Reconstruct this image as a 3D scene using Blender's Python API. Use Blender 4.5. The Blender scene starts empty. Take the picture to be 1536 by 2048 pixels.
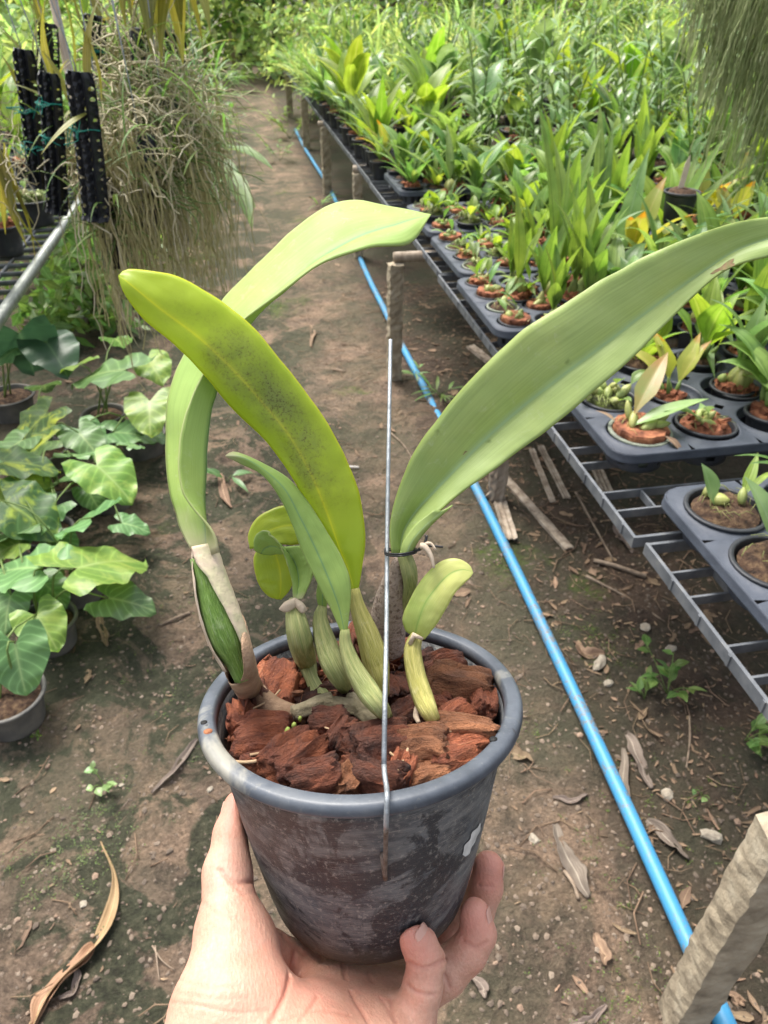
import bpy, math, random
import numpy as np
from mathutils import Vector, Matrix, noise as mnoise
sc = bpy.context.scene
COL = sc.collection
# ---------------------------------------------------------------- camera
PITCH = math.radians(35.5); YAW = math.radians(10.1); HC = 1.5; FP = 1460.0
cf = np.array([math.sin(YAW)*math.cos(PITCH), math.cos(YAW)*math.cos(PITCH), -math.sin(PITCH)])
cr = np.array([math.cos(YAW), -math.sin(YAW), 0.0]); cu = np.cross(cr, cf)
CP = np.array([0, 0, HC])
cam = bpy.data.cameras.new('camera'); camo = bpy.data.objects.new('camera', cam); COL.objects.link(camo)
cam.sensor_fit = 'VERTICAL'; cam.sensor_height = 24; cam.lens = FP/2048*24
cam.clip_start = 0.02; cam.clip_end = 300
camo.matrix_world = Matrix([[cr[0], cu[0], -cf[0], 0], [cr[1], cu[1], -cf[1], 0], [cr[2], cu[2], -cf[2], HC], [0, 0, 0, 1]])
cam.dof.use_dof = True; cam.dof.focus_distance = 0.44; cam.dof.aperture_fstop = cam.lens/1.45
sc.camera = camo
# ---------------------------------------------------------------- light
SUN_EL = math.radians(62); SUN_AZ = math.radians(-25)      # azimuth from +Y towards +X
w = bpy.data.worlds.new('World'); sc.world = w; w.use_nodes = True
nt = w.node_tree; sky = nt.nodes.new('ShaderNodeTexSky'); sky.sky_type = 'NISHITA'; sky.sun_disc = False
sky.sun_elevation = SUN_EL; sky.sun_rotation = SUN_AZ; sky.dust_density = 4.0; sky.air_density = 1.0; sky.ozone_density = 0.6
hz = nt.nodes.new('ShaderNodeHueSaturation'); hz.inputs['Saturation'].default_value = .38; nt.links.new(sky.outputs[0], hz.inputs['Color'])
bg = nt.nodes['Background']; nt.links.new(hz.outputs[0], bg.inputs[0]); bg.inputs[1].default_value = 0.115
sl = bpy.data.lights.new('sun', 'SUN'); sl.energy = 2.1; sl.angle = math.radians(26); sl.color = (1, .95, .86)
so = bpy.data.objects.new('sun', sl); COL.objects.link(so)
sd = Vector((math.sin(SUN_AZ)*math.cos(SUN_EL), math.cos(SUN_AZ)*math.cos(SUN_EL), math.sin(SUN_EL)))
so.rotation_euler = sd.to_track_quat('Z', 'Y').to_euler(); so.location = sd*20
sc.view_settings.view_transform = 'Standard'; sc.view_settings.look = 'None'; sc.view_settings.gamma = 1
sc.view_settings.exposure = 1.5
sc.cycles.max_bounces = 6; sc.cycles.transparent_max_bounces = 8; sc.cycles.caustics_reflective = False; sc.cycles.caustics_refractive = False
sc.cycles.use_denoising = True
sc.cycles.sample_clamp_indirect = 4

R = random.Random(7)
rs = np.random.RandomState(3)
def U(a, b): return R.uniform(a, b)
# ---------------------------------------------------------------- geometry helpers
def ray(x, y): return cf + cr*(x-768)/FP - cu*(y-1024)/FP
def W(x, y, d): return CP + ray(x, y)*d                 # a photo point at a chosen distance
def onz(x, y, z):
    d = ray(x, y); return CP + d*((z-HC)/d[2])
def nrm(v): v = np.asarray(v, float); return v/(np.linalg.norm(v)+1e-12)
def smooth(P, n):
    """resample a polyline to n points, Catmull-Rom, by arc length"""
    P = np.asarray(P, float)
    Q = np.vstack([2*P[0]-P[1], P, 2*P[-1]-P[-2]]); out = []
    for i in range(1, len(Q)-2):
        for t in np.linspace(0, 1, 12, endpoint=False):
            a, b, c, d = Q[i-1], Q[i], Q[i+1], Q[i+2]
            out.append(.5*((2*b)+(-a+c)*t+(2*a-5*b+4*c-d)*t*t+(-a+3*b-3*c+d)*t**3))
    out.append(P[-1]); out = np.array(out)
    s = np.concatenate([[0], np.cumsum(np.linalg.norm(np.diff(out, axis=0), axis=1))])
    q = np.linspace(0, s[-1], n)
    return np.stack([np.interp(q, s, out[:, k]) for k in range(out.shape[1])], 1)
class MB:
    """collects shapes and links them as ONE mesh object; attribute lf = (across, along, random)"""
    def __init__(s): s.v = []; s.f = []; s.a = []; s.m = []; s.n = 0
    def add(s, V, F, A=None, mi=0):
        V = np.asarray(V, float).reshape(-1, 3)
        if A is None: A = np.zeros((len(V), 3))
        s.v.append(V); s.a.append(np.asarray(A, float).reshape(-1, 3))
        s.f += [tuple(i+s.n for i in q) for q in F]; s.m += [mi]*len(F); s.n += len(V)
    def grid(s, P, A=None, wrap=False, mi=0):
        n, m = P.shape[:2]; F = []
        for i in range(n-1):
            for j in range(m if wrap else m-1):
                k = (j+1) % m; F.append((i*m+j, i*m+k, (i+1)*m+k, (i+1)*m+j))
        s.add(P.reshape(-1, 3), F, None if A is None else A.reshape(-1, 3), mi)
    def tube(s, path, rad, n=8, cap=True, rnd=0., mi=0, ribs=0, ribd=0.):
        P = np.asarray(path, float); k = len(P); rad = np.broadcast_to(np.asarray(rad, float), (k,))
        T = np.gradient(P, axis=0); T /= np.linalg.norm(T, axis=1)[:, None]+1e-12
        ref = np.array([0, 0, 1.]) if abs(T[0][2]) < .9 else np.array([1., 0, 0])
        a = nrm(np.cross(T[0], ref)); G = np.zeros((k, n, 3)); A = np.zeros((k, n, 3)); th = np.linspace(0, 2*math.pi, n, endpoint=False)
        rr = 1+ribd*np.cos(ribs*th) if ribs else np.ones(n)
        for i in range(k):
            a = nrm(a-T[i]*(a@T[i])); b = np.cross(T[i], a)
            G[i] = P[i]+(np.cos(th)*rr)[:, None]*a*rad[i]+(np.sin(th)*rr)[:, None]*b*rad[i]
            A[i, :, 0] = th/(2*math.pi); A[i, :, 1] = i/(k-1); A[i, :, 2] = rnd
        s.grid(G, A, True, mi)
        if cap:
            s.f.append(tuple(s.n-k*n+j for j in range(n))[::-1]); s.m.append(mi)
            s.f.append(tuple(s.n-n+j for j in range(n))); s.m.append(mi)
    def box(s, c, d, rot=None, mi=0, rnd=0):
        c = np.asarray(c, float); h = np.asarray(d, float)/2
        V = np.array([[x, y, z] for x in (-1, 1) for y in (-1, 1) for z in (-1, 1)])*h
        if rot is not None: V = V @ np.asarray(rot).T
        s.add(V+c, [(0, 1, 3, 2), (4, 6, 7, 5), (0, 4, 5, 1), (2, 3, 7, 6), (0, 2, 6, 4), (1, 5, 7, 3)], np.full((8, 3), rnd), mi)
    def lathe(s, prof, n=32, c=(0, 0, 0), axis=None, jit=0, mi=0):
        th = np.linspace(0, 2*math.pi, n, endpoint=False); prof = np.asarray(prof, float)
        G = np.zeros((len(prof), n, 3)); A = np.zeros((len(prof), n, 3))
        for i, (r, z) in enumerate(prof):
            G[i, :, 0] = r*np.cos(th); G[i, :, 1] = r*np.sin(th); G[i, :, 2] = z
            A[i, :, 0] = th/(2*math.pi); A[i, :, 1] = i/(len(prof)-1)
        if axis is not None: G = G @ np.asarray(axis).T
        s.grid(G+np.asarray(c), A, True, mi)
    def build(s, name, mats, parent=None, flat=False, at=None):
        me = bpy.data.meshes.new(name); V = np.vstack(s.v)
        inv = None
        if at is not None: V = V-np.asarray(at)
        me.from_pydata(V.tolist(), [], s.f)
        at_ = me.attributes.new('lf', 'FLOAT_VECTOR', 'POINT'); at_.data.foreach_set('vector', np.vstack(s.a).astype(np.float32).ravel())
        for m in (mats if isinstance(mats, (list, tuple)) else [mats]): me.materials.append(m)
        me.polygons.foreach_set('material_index', s.m)
        if not flat: me.polygons.foreach_set('use_smooth', [True]*len(s.f))
        me.update()
        o = bpy.data.objects.new(name, me); COL.objects.link(o)
        if at is not None and parent is None: o.location = at
        if parent is not None: o.parent = parent
        return o
def tag(o, label=None, cat=None, group=None, kind=None):
    if label: o['label'] = label
    if cat: o['category'] = cat
    if group: o['group'] = group
    if kind: o['kind'] = kind
    return o
def empty(name, loc, label=None, cat=None, group=None, rz=0):
    o = bpy.data.objects.new(name, None); COL.objects.link(o); o.location = loc; o.rotation_euler = (0, 0, rz)
    o.empty_display_size = .05
    return tag(o, label, cat, group)
def tree_copy(o, parent=None):
    c = o.copy(); COL.objects.link(c)
    if parent is not None: c.parent = parent
    for ch in KIDS.get(o.name, []): tree_copy(ch, c)
    return c
KIDS = {}
def kids(root, *ch):
    KIDS[root.name] = list(ch); return root
def rotm(rx, ry, rz): return np.array(Matrix.Rotation(rz, 3, 'Z') @ Matrix.Rotation(ry, 3, 'Y') @ Matrix.Rotation(rx, 3, 'X'))
# lattice noise in numpy
_perm = rs.rand(256, 256)
def vnoise(x, y, s):
    x = x*s+100; y = y*s+100; xi = np.floor(x).astype(int); yi = np.floor(y).astype(int); fx = x-xi; fy = y-yi
    fx = fx*fx*(3-2*fx); fy = fy*fy*(3-2*fy); g = lambda a, b: _perm[a % 256, b % 256]
    return (g(xi, yi)*(1-fx)+g(xi+1, yi)*fx)*(1-fy)+(g(xi, yi+1)*(1-fx)+g(xi+1, yi+1)*fx)*fy-.5
def gz(x, y):
    x = np.asarray(x, float); y = np.asarray(y, float)
    z = .05*vnoise(x, y, 1.1)+.025*vnoise(x, y, 4)+.012*vnoise(x, y, 14)
    near = np.clip(1.6-np.hypot(x, y-1.5)/6, 0, 1)
    return z+near*(.007*vnoise(x, y, 40)+.005*vnoise(x+3, y, 75))
# ---------------------------------------------------------------- materials
class NT:
    def __init__(s, name):
        s.m = bpy.data.materials.new(name); s.m.use_nodes = True; s.t = s.m.node_tree; s.bs = s.t.nodes['Principled BSDF']; s.out = s.t.nodes['Material Output']
    def n(s, ty, **kw):
        x = s.t.nodes.new('ShaderNode'+ty)
        for k, v in kw.items():
            if isinstance(k, str) and k.startswith('i_'): x.inputs[int(k[2:])].default_value = v
            else: setattr(x, k, v)
        return x
    def l(s, a, b): s.t.links.new(a, b)
    def coord(s, which='Object', scale=None):
        c = s.n('TexCoord').outputs[which]
        if scale:
            mp = s.n('Mapping'); mp.inputs['Scale'].default_value = scale; s.l(c, mp.inputs[0]); c = mp.outputs[0]
        return c
    def noise(s, scale, detail=5, rough=.55, vec=None, dist=0):
        x = s.n('TexNoise'); x.inputs['Scale'].default_value = scale; x.inputs['Detail'].default_value = detail; x.inputs['Roughness'].default_value = rough; x.inputs['Distortion'].default_value = dist
        if vec is not None: s.l(vec, x.inputs['Vector'])
        return x.outputs['Fac']
    def ramp(s, fac, stops):
        x = s.n('ValToRGB'); e = x.color_ramp.elements
        while len(e) < len(stops): e.new(.5)
        for el, (p, c) in zip(e, stops):
            el.position = p; el.color = (c, c, c, 1) if isinstance(c, (int, float)) else (*c, 1)
        s.l(fac, x.inputs[0]); return x.outputs[0]
    def mix(s, fac, a, b, mode='MIX'):
        x = s.n('Mix', data_type='RGBA', blend_type=mode)
        for k, v in ((0, fac), (6, a), (7, b)):
            if hasattr(v, 'links'): s.l(v, x.inputs[k])
            elif k == 0: x.inputs[0].default_value = v
            else: x.inputs[k].default_value = (*v, 1)
        return x.outputs[2]
    def math(s, op, a, b=0, c=None):
        x = s.n('Math', operation=op)
        for k, v in ((0, a), (1, b), (2, c)):
            if v is None: continue
            if hasattr(v, 'links'): s.l(v, x.inputs[k])
            else: x.inputs[k].default_value = v
        return x.outputs[0]
    def bump(s, h, strength, dist=.01):
        x = s.n('Bump'); x.inputs['Strength'].default_value = strength; x.inputs['Distance'].default_value = dist
        s.l(h, x.inputs['Height']); s.l(x.outputs[0], s.bs.inputs['Normal']); return x.outputs[0]
    def attr(s, name='lf'):
        a = s.n('Attribute', attribute_name=name); x = s.n('SeparateXYZ'); s.l(a.outputs['Vector'], x.inputs[0]); return x.outputs
def M(name, cols, scale=8, rough=.7, bump=0., bscale=None, spec=.4, detail=6, vscale=None, lo=.3, hi=.7, metal=0, dist=.004, rnd=0., sss=0, world=False, bdetail=6):
    t = NT(name); c = t.coord('Object', vscale)
    if world:
        g = t.n('NewGeometry').outputs['Position']; c = g
    k = len(cols); st = [(lo+(hi-lo)*i/max(1, k-1), cc) for i, cc in enumerate(cols)]
    col = t.ramp(t.noise(scale, detail, vec=c), st)
    if rnd:
        oi = t.n('ObjectInfo').outputs['Random']; hs = t.n('HueSaturation')
        t.l(col, hs.inputs['Color']); t.l(t.math('MULTIPLY_ADD', oi, rnd, 1-rnd/2), hs.inputs['Value']); col = hs.outputs[0]
    t.l(col, t.bs.inputs['Base Color']); t.bs.inputs['Roughness'].default_value = rough; t.bs.inputs['Specular IOR Level'].default_value = spec
    t.bs.inputs['Metallic'].default_value = metal
    if bump: t.bump(t.noise(bscale or scale*6, bdetail, .65, vec=c), bump, dist)
    return t.m
def LEAF(name, c1, c2, rib=None, trans=.35, tcol=None, rough=.42, veins=0, var=.5, hue=.03, spots=0, blotch=None, dry=0, tipcol=None, scale=18, spec=.45, edge=None, lat=0, wear=0, basecol=None):
    """leaf: two-tone noise, lighter midrib, parallel veins, per-leaf and per-plant variation, some light through"""
    t = NT(name); u, v, r = t.attr(); c = t.coord('Object')
    col = t.mix(t.ramp(t.noise(scale, 5, vec=c), [(.3, 0.), (.7, 1.)]), c1, c2)
    au = t.math('ABSOLUTE', t.math('SUBTRACT', u, .5))
    if veins:
        sv = t.math('SINE', t.math('MULTIPLY', u, 6.283*veins)); col = t.mix(t.ramp(sv, [(.2, 0.), (1., .35)]), col, tuple(x*.55 for x in c1))
    if lat:
        lv = t.math('SINE', t.math('MULTIPLY', t.math('SUBTRACT', v, t.math('MULTIPLY', au, .55)), 6.283*lat)); lvr = t.ramp(lv, [(.8, 0.), (.99, .35)]); col = t.mix(lvr, col, tuple(min(1, x*1.7+.03) for x in c2)); col = t.mix(t.ramp(lv, [(-.9, .25), (.2, 0.)]), col, tuple(x*.75 for x in c1))
    if wear:
        cb = t.n('CombineXYZ'); t.l(t.math('MULTIPLY', u, 60), cb.inputs[0]); t.l(t.math('MULTIPLY', v, 5), cb.inputs[1]); fv = t.noise(1.0, 5, .6, vec=cb.outputs[0])
        col = t.mix(t.ramp(fv, [(.40, .2), (.55, 0.)]), col, tuple(x*.72 for x in c1)); col = t.mix(t.ramp(fv, [(.55, 0.), (.75, .2)]), col, tuple(min(1, x*1.25+.02) for x in c2))
        w1 = t.noise(150, 5, .7, vec=c, dist=.6); w0 = t.noise(11, 4, .6, vec=c); col = t.mix(t.math('MULTIPLY', t.ramp(w1, [(.56, 0.), (.7, .6)]), t.ramp(w0, [(.42, 0.), (.62, wear)])), col, (.52, .56, .42))
        col = t.mix(t.ramp(t.noise(60, 3, .5, vec=c), [(.70, 0.), (.74, .55)]), col, tuple(x*.55 for x in c1)); col = t.mix(t.ramp(w0, [(.45, 0.), (.75, .35)]), col, (c2[0]*1.35, c2[1]*1.1, c2[2]*.8))
    if rib: col = t.mix(t.ramp(au, [(0., .95), (.012, .85), (.022, .35), (.07, 0.)]), col, rib)
    if edge: col = t.mix(t.ramp(au, [(.47, 0.), (.5, .8)]), col, edge)
    if tipcol: col = t.mix(t.ramp(t.math('ADD', v, t.math('MULTIPLY', t.noise(6, 3, vec=c), .5)), [(.95, 0.), (1.25, 1.)]), col, tipcol)
    if blotch: 
        b = t.ramp(t.noise(15, 5, .6, vec=c, dist=1.2), [(.50, 0.), (.66, .9)]); col = t.mix(b, col, blotch)
    if spots:
        a = t.ramp(t.noise(620, 4, .75, vec=c), [(.50, 0.), (.66, 1.)])
        m = t.ramp(t.noise(34, 6, .6, vec=c), [(.36, 0.), (.66, 1.)])
        mv = t.ramp(v, [(.10, 0.), (.3, 1.), (.66, 1.), (.82, 0.)]); mu = t.ramp(au, [(.2, 1.), (.44, 0.)])
        k = t.math('MULTIPLY', t.math('MULTIPLY', a, m), t.math('MULTIPLY', mv, mu))
        haze = t.math('MULTIPLY', t.math('MULTIPLY', m, .7), t.math('MULTIPLY', mv, mu))
        col = t.mix(haze, col, (.22, .26, .10)); col = t.mix(t.math('MULTIPLY', k, spots), col, (.09, .05, .02))
    if basecol: col = t.mix(t.ramp(t.math('ADD', v, t.math('MULTIPLY', t.noise(70, 4, vec=c), .08)), [(.03, .9), (.13, 0.)]), col, basecol)
    hs = t.n('HueSaturation'); t.l(col, hs.inputs['Color'])
    oi = t.n('ObjectInfo').outputs['Random']; q = t.math('FRACT', t.math('ADD', r, oi))
    t.l(t.math('MULTIPLY_ADD', q, var, 1-var/2), hs.inputs['Value']); t.l(t.math('MULTIPLY_ADD', t.math('FRACT', t.math('MULTIPLY', q, 7.3)), hue, .5-hue/2), hs.inputs['Hue'])
    col = hs.outputs[0]
    t.l(col, t.bs.inputs['Base Color']); t.bs.inputs['Roughness'].default_value = rough; t.bs.inputs['Specular IOR Level'].default_value = spec
    h = t.math('ADD', t.math('MULTIPLY', t.noise(60, 4, vec=c), .4), t.math('MULTIPLY', t.math('SINE', t.math('MULTIPLY', u, 6.283*(veins or 14))), .2 if veins else .006))
    nb = t.bump(h, .35, .003)
    if trans:
        tr = t.n('BsdfTranslucent'); hs2 = t.n('HueSaturation'); hs2.inputs['Value'].default_value = 1.5; hs2.inputs['Saturation'].default_value = 1.15; hs2.inputs['Hue'].default_value = .485
        t.l(col, hs2.inputs['Color'])
        if tcol: tr.inputs[0].default_value = (*tcol, 1)
        else: t.l(hs2.outputs[0], tr.inputs[0])
        mx = t.n('MixShader'); mx.inputs[0].default_value = trans; t.l(t.bs.outputs[0], mx.inputs[1]); t.l(tr.outputs[0], mx.inputs[2]); t.l(mx.outputs[0], t.out.inputs[0])
    return t.m
# ---------------------------------------------------------------- material library
m_wire = M('galvanised wire', [(.22, .24, .26), (.42, .45, .48)], 90, .45, metal=.6, bump=.3)
m_rust = M('rusty wire', [(.10, .06, .04), (.3, .24, .2)], 160, .8, bump=.5)
m_blkwire = M('black wire', [(.01, .01, .012), (.03, .03, .035)], 90, .4)
m_tray = M('grey black tray plastic', [(.035, .042, .058), (.055, .064, .085), (.10, .105, .115)], 14, .48, bump=.25, bscale=120, lo=.3, hi=.85, rnd=.15)
m_rack = M('grey rack plastic', [(.07, .078, .09), (.13, .14, .155), (.22, .215, .20)], 22, .6, bump=.3, bscale=150, lo=.3, hi=.8)
m_netpot = M('black pot plastic', [(.012, .013, .016), (.03, .033, .04), (.16, .15, .13)], 20, .5, bump=.2, lo=.3, hi=.95, rnd=.2)
m_greenrim = M('algae rimmed pot plastic', [(.10, .12, .09), (.2, .22, .17), (.05, .055, .06)], 26, .7, bump=.3, lo=.3, hi=.75)
m_greypot = M('dusty grey pot plastic', [(.06, .058, .055), (.12, .115, .105), (.2, .18, .15)], 13, .75, bump=.3, lo=.3, hi=.75)
m_husk = M('coconut husk', [(.07, .022, .012), (.28, .10, .05), (.48, .21, .10)], 42, .9, bump=.9, bscale=260, dist=.004, lo=.32, hi=.72, rnd=.5)
m_peat = M('dark fibre', [(.02, .012, .008), (.09, .05, .03), (.2, .13, .07)], 70, .95, bump=1, bscale=200, dist=.01)
m_moss = M('moss', [(.02, .02, .01), (.06, .07, .02), (.14, .19, .03)], 90, .95, bump=1, bscale=260, dist=.006)
m_post = M('weathered concrete', [(.18, .145, .10), (.36, .30, .215), (.47, .41, .31)], 22, .92, bump=.7, bscale=90, dist=.006, lo=.28, hi=.75)
m_wood = M('weathered wood', [(.15, .11, .08), (.32, .26, .20), (.46, .39, .32)], 30, .9, bump=.8, bscale=70, vscale=(1, 1, .12), dist=.005)
m_bark = M('bark', [(.05, .035, .025), (.18, .13, .09)], 14, .95, bump=1, bscale=40, dist=.02)
m_pvc = None
m_root = M('aerial roots', [(.30, .25, .15), (.52, .46, .30), (.66, .6, .45)], 30, .85, bump=.4, bscale=200, lo=.3, hi=.7)
m_groot = M('greenish roots', [(.2, .19, .07), (.40, .36, .17), (.54, .46, .26)], 22, .85, lo=.3, hi=.7)
m_plate = M('black mount plastic', [(.006, .007, .010), (.014, .016, .022), (.06, .06, .06)], 40, .36, bump=.2, lo=.3, hi=.95)
m_tie = M('green plastic tie', [(.0, .16, .13), (.02, .3, .24)], 60, .5)
m_dry = LEAF('dry leaf', (.13, .08, .05), (.32, .22, .14), rib=(.45, .33, .2), trans=.1, rough=.8, veins=9, var=.6, hue=.02)
m_stickm = M('dry stick', [(.12, .085, .06), (.34, .26, .19)], 40, .9, bump=.6)
L_mid = LEAF('mid green leaf', (.10, .20, .05), (.23, .36, .10), rib=(.26, .40, .14), veins=3, var=.6, hue=.05, trans=.4, tipcol=None)
L_lime = LEAF('lime leaf', (.17, .28, .045), (.30, .43, .09), rib=(.35, .45, .12), veins=4, var=.5, hue=.05, trans=.45)
L_pleat = LEAF('pleated leaf', (.14, .25, .05), (.27, .39, .09), rib=(.08, .14, .03), veins=7, var=.4, hue=.03, trans=.4)
L_blue = LEAF('blue green leaf', (.14, .24, .08), (.26, .38, .15), rib=(.25, .36, .18), var=.5, hue=.04, trans=.3, rough=.34)
L_yel = LEAF('yellowing leaf', (.28, .32, .06), (.40, .42, .10), rib=(.5, .45, .15), var=.4, trans=.45, tipcol=(.40, .25, .06))
L_bulb = LEAF('pseudobulb skin', (.20, .26, .07), (.34, .35, .12), rib=None, trans=.0, veins=5, var=.5, hue=.05, rough=.5)
L_aro = LEAF('arrowhead leaf', (.10, .21, .07), (.18, .32, .12), rib=(.30, .44, .18), lat=7, var=.35, hue=.03, trans=.3, rough=.38, scale=9)
L_arov = LEAF('variegated arrowhead leaf', (.14, .28, .05), (.25, .40, .08), lat=7, rib=(.35, .48, .15), var=.3, hue=.03, trans=.35, blotch=(.34, .46, .10))
L_arod = LEAF('dark variegated leaf', (.05, .11, .03), (.09, .17, .045), lat=7, rib=(.25, .35, .08), var=.2, trans=.3, blotch=(.42, .50, .06))
L_arob = LEAF('dark blue arrowhead leaf', (.04, .085, .045), (.06, .125, .06), rib=(.12, .2, .10), var=.3, trans=.2)
L_stem = M('green stem', [(.08, .14, .03), (.17, .24, .06)], 30, .6)
L_far = LEAF('sunlit hazy distant foliage', (.22, .33, .09), (.44, .55, .22), var=.9, hue=.07, trans=.45, rough=.6)  # leaf colour paled to stand in for distant sunlight and haze
L_fard = LEAF('distant dark foliage', (.07, .14, .03), (.2, .31, .08), var=.9, hue=.06, trans=.4, rough=.6)
def pvc():
    t = NT('blue pipe plastic'); c = t.n('NewGeometry').outputs['Position']
    d = t.ramp(t.math('ADD', t.math('MULTIPLY', t.noise(9, 4, .6, vec=c), .45), t.math('MULTIPLY', t.noise(90, 7, .75, vec=c), .55)), [(.51, 0.), (.58, .85)]); col = t.mix(t.noise(5, 3, vec=c), (.028, .20, .40), (.06, .27, .47))
    col = t.mix(d, col, (.17, .14, .105)); t.l(col, t.bs.inputs['Base Color']); t.bs.inputs['Roughness'].default_value = .5; t.bump(t.noise(120, 4, vec=c), .2, .002); return t.m
m_pvc = pvc()
def soil():
    t = NT('soil'); c = t.n('NewGeometry').outputs['Position']; x = t.n('SeparateXYZ'); t.l(c, x.inputs[0])
    n1 = t.noise(2.3, 8, .65, vec=c); n2 = t.noise(19, 8, .7, vec=c, dist=.4); n3 = t.noise(90, 6, .75, vec=c)
    base = t.ramp(n1, [(.32, (.085, .062, .046)), (.5, (.16, .12, .090)), (.68, (.235, .175, .132))])
    pt = t.noise(6.5, 7, .62, vec=c, dist=.8); base = t.mix(t.ramp(pt, [(.47, 0.), (.56, .8)]), base, (.34, .24, .165)); base = t.mix(t.ramp(n2, [(.36, 0.), (.62, .6)]), base, (.31, .225, .165))
    base = t.mix(t.ramp(n2, [(.30, .85), (.42, 0.)]), base, (.045, .034, .027))
    base = t.mix(.85, base, t.ramp(n3, [(.3, .38), (.5, .95), (.7, 1.6)]), 'MULTIPLY'); base = t.mix(t.ramp(t.noise(210, 3, .7, vec=c), [(.60, 0.), (.68, .5)]), base, (.36, .28, .21))
    dark_soil = t.ramp(x.outputs[0], [(.55, 0.), (.72, 1.)])  # darkens the soil towards and beneath the right bench
    base = t.mix(t.math('MULTIPLY', dark_soil, .72), base, (.042, .029, .023))
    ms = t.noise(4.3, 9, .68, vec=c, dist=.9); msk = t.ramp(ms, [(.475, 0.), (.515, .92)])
    dark_soil_l = t.ramp(t.math('MULTIPLY', x.outputs[0], -1), [(.72, 0.), (.85, .6)]); base = t.mix(dark_soil_l, base, (.045, .03, .022)); left = t.ramp(x.outputs[0], [(0., 1.), (.45, .35)])       # darker soil under the left bench; more moss left of the trodden strip
    mossc = t.ramp(t.noise(55, 6, .7, vec=c), [(.35, (.022, .026, .017)), (.55, (.062, .070, .042)), (.75, (.15, .14, .095))])
    base = t.mix(t.math('MULTIPLY', msk, left), base, mossc)
    base = t.mix(.5, base, (1.0, .95, .90), 'MULTIPLY'); far_ = t.math('MULTIPLY', t.ramp(x.outputs[1], [(0., 0.), (1., 1.)]), t.ramp(t.noise(2.2, 6, .6, vec=c), [(.42, 0.), (.6, .6)])); base = t.mix(far_, base, (.075, .082, .05))
    gm = t.ramp(t.noise(1.9, 6, .6, vec=c, dist=.5), [(.61, 0.), (.68, .8)]); base = t.mix(t.math('MULTIPLY', gm, t.ramp(t.noise(60, 4, vec=c), [(.4, .2), (.6, 1.)])), base, (.10, .16, .025))
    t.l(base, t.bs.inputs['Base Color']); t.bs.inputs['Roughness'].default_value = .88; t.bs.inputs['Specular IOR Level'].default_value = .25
    t.bump(t.math('ADD', t.math('MULTIPLY', n2, 1.), t.math('MULTIPLY', n3, .5)), 1., .035); return t.m
m_soil = soil()
# ---------------------------------------------------------------- ground
def lines(a, b, fine0, fine1, step, grow=1.14):
    L = list(np.arange(fine0, fine1, step)); s = step; x = fine1
    while x < b: L.append(x); s *= grow; x += s
    L.append(b); s = step; x = fine0
    pre = []
    while x > a: s *= grow; x -= s; pre.append(x)
    return np.array(pre[::-1]+L)
gx = lines(-70, 70, -1.15, 1.25, .0095); gy = lines(-12, 120, .25, 4.2, .0115)
X, Y = np.meshgrid(gx, gy); Z = gz(X, Y)
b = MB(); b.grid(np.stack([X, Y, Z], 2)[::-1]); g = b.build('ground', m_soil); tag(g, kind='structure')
# added gravel path on the far right; pale colour stands in for bright light
b = MB(); gp = np.array([[x, y] for y in np.linspace(5, 30, 12) for x in np.linspace(6.5, 14, 10)]).reshape(12, 10, 2)
b.grid(np.concatenate([gp, np.full((12, 10, 1), .06)], 2)[::-1]); tag(b.build('path', M('gravel in sunlit tone', [(.4, .35, .24), (.62, .56, .42)], 9, .9, bump=.8)), kind='structure')
# ---------------------------------------------------------------- loose ground cover
def blob(mb, c, r, sq=(1, 1, 1), rz=0, rnd=0, n=6, m=4, jit=.25, mi=0):
    th = np.linspace(0, 2*math.pi, n, endpoint=False); ph = np.linspace(-math.pi/2, math.pi/2, m+1)
    G = np.zeros((m+1, n, 3))
    for i, p in enumerate(ph):
        k = 1+rs.uniform(-jit, jit, n) if 0 < i < m else np.ones(n)
        G[i, :, 0] = np.cos(p)*np.cos(th)*k; G[i, :, 1] = np.cos(p)*np.sin(th)*k; G[i, :, 2] = math.sin(p)*(1+0*k)
    G *= np.array(sq)*r; ca, sa = math.cos(rz), math.sin(rz); G = G @ np.array([[ca, sa, 0], [-sa, ca, 0], [0, 0, 1]])
    mb.grid(G+np.asarray(c), np.full(G.shape, rnd), True, mi)
def scatter(n, x0, x1, y0, y1): return [(U(x0, x1), U(y0**.5, y1**.5)**2) for _ in range(n)]
t = NT('pebble'); u_, v_, r_ = t.attr(); t.l(t.mix(t.noise(60), t.ramp(r_, [(0., (.12, .08, .055)), (.5, (.22, .165, .12)), (.85, (.22, .18, .14)), (.97, (.24, .12, .07)), (1., (.34, .30, .24))]), (.3, .2, .14)), t.bs.inputs['Base Color']); t.bs.inputs['Roughness'].default_value = .9
m_peb = t.m
t = NT('clod'); u_, v_, r_ = t.attr(); t.l(t.mix(t.noise(80), t.ramp(r_, [(0., (.06, .045, .034)), (.5, (.15, .11, .08)), (.8, (.25, .185, .135)), (1., (.3, .24, .18))]), (.14, .11, .085)), t.bs.inputs['Base Color']); t.bs.inputs['Roughness'].default_value = .95
m_clod = t.m; b = MB()
for x, y in scatter(17000, -1.05, 1.25, .25, 3.4): blob(b, (x, y, float(gz(x, y))-.0005), R.choice([.0015, .002, .003, .004, .006])*U(.7, 1.4), (1, U(.6, 1), U(.45, .8)), U(0, 6), R.random()*(.45 if x > .72 else 1), 5, 3, .4)
tag(b.build('soil_clods', m_clod, flat=True), 'crumbly soil clods covering the trodden ground', 'soil', kind='stuff')
b = MB()
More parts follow.
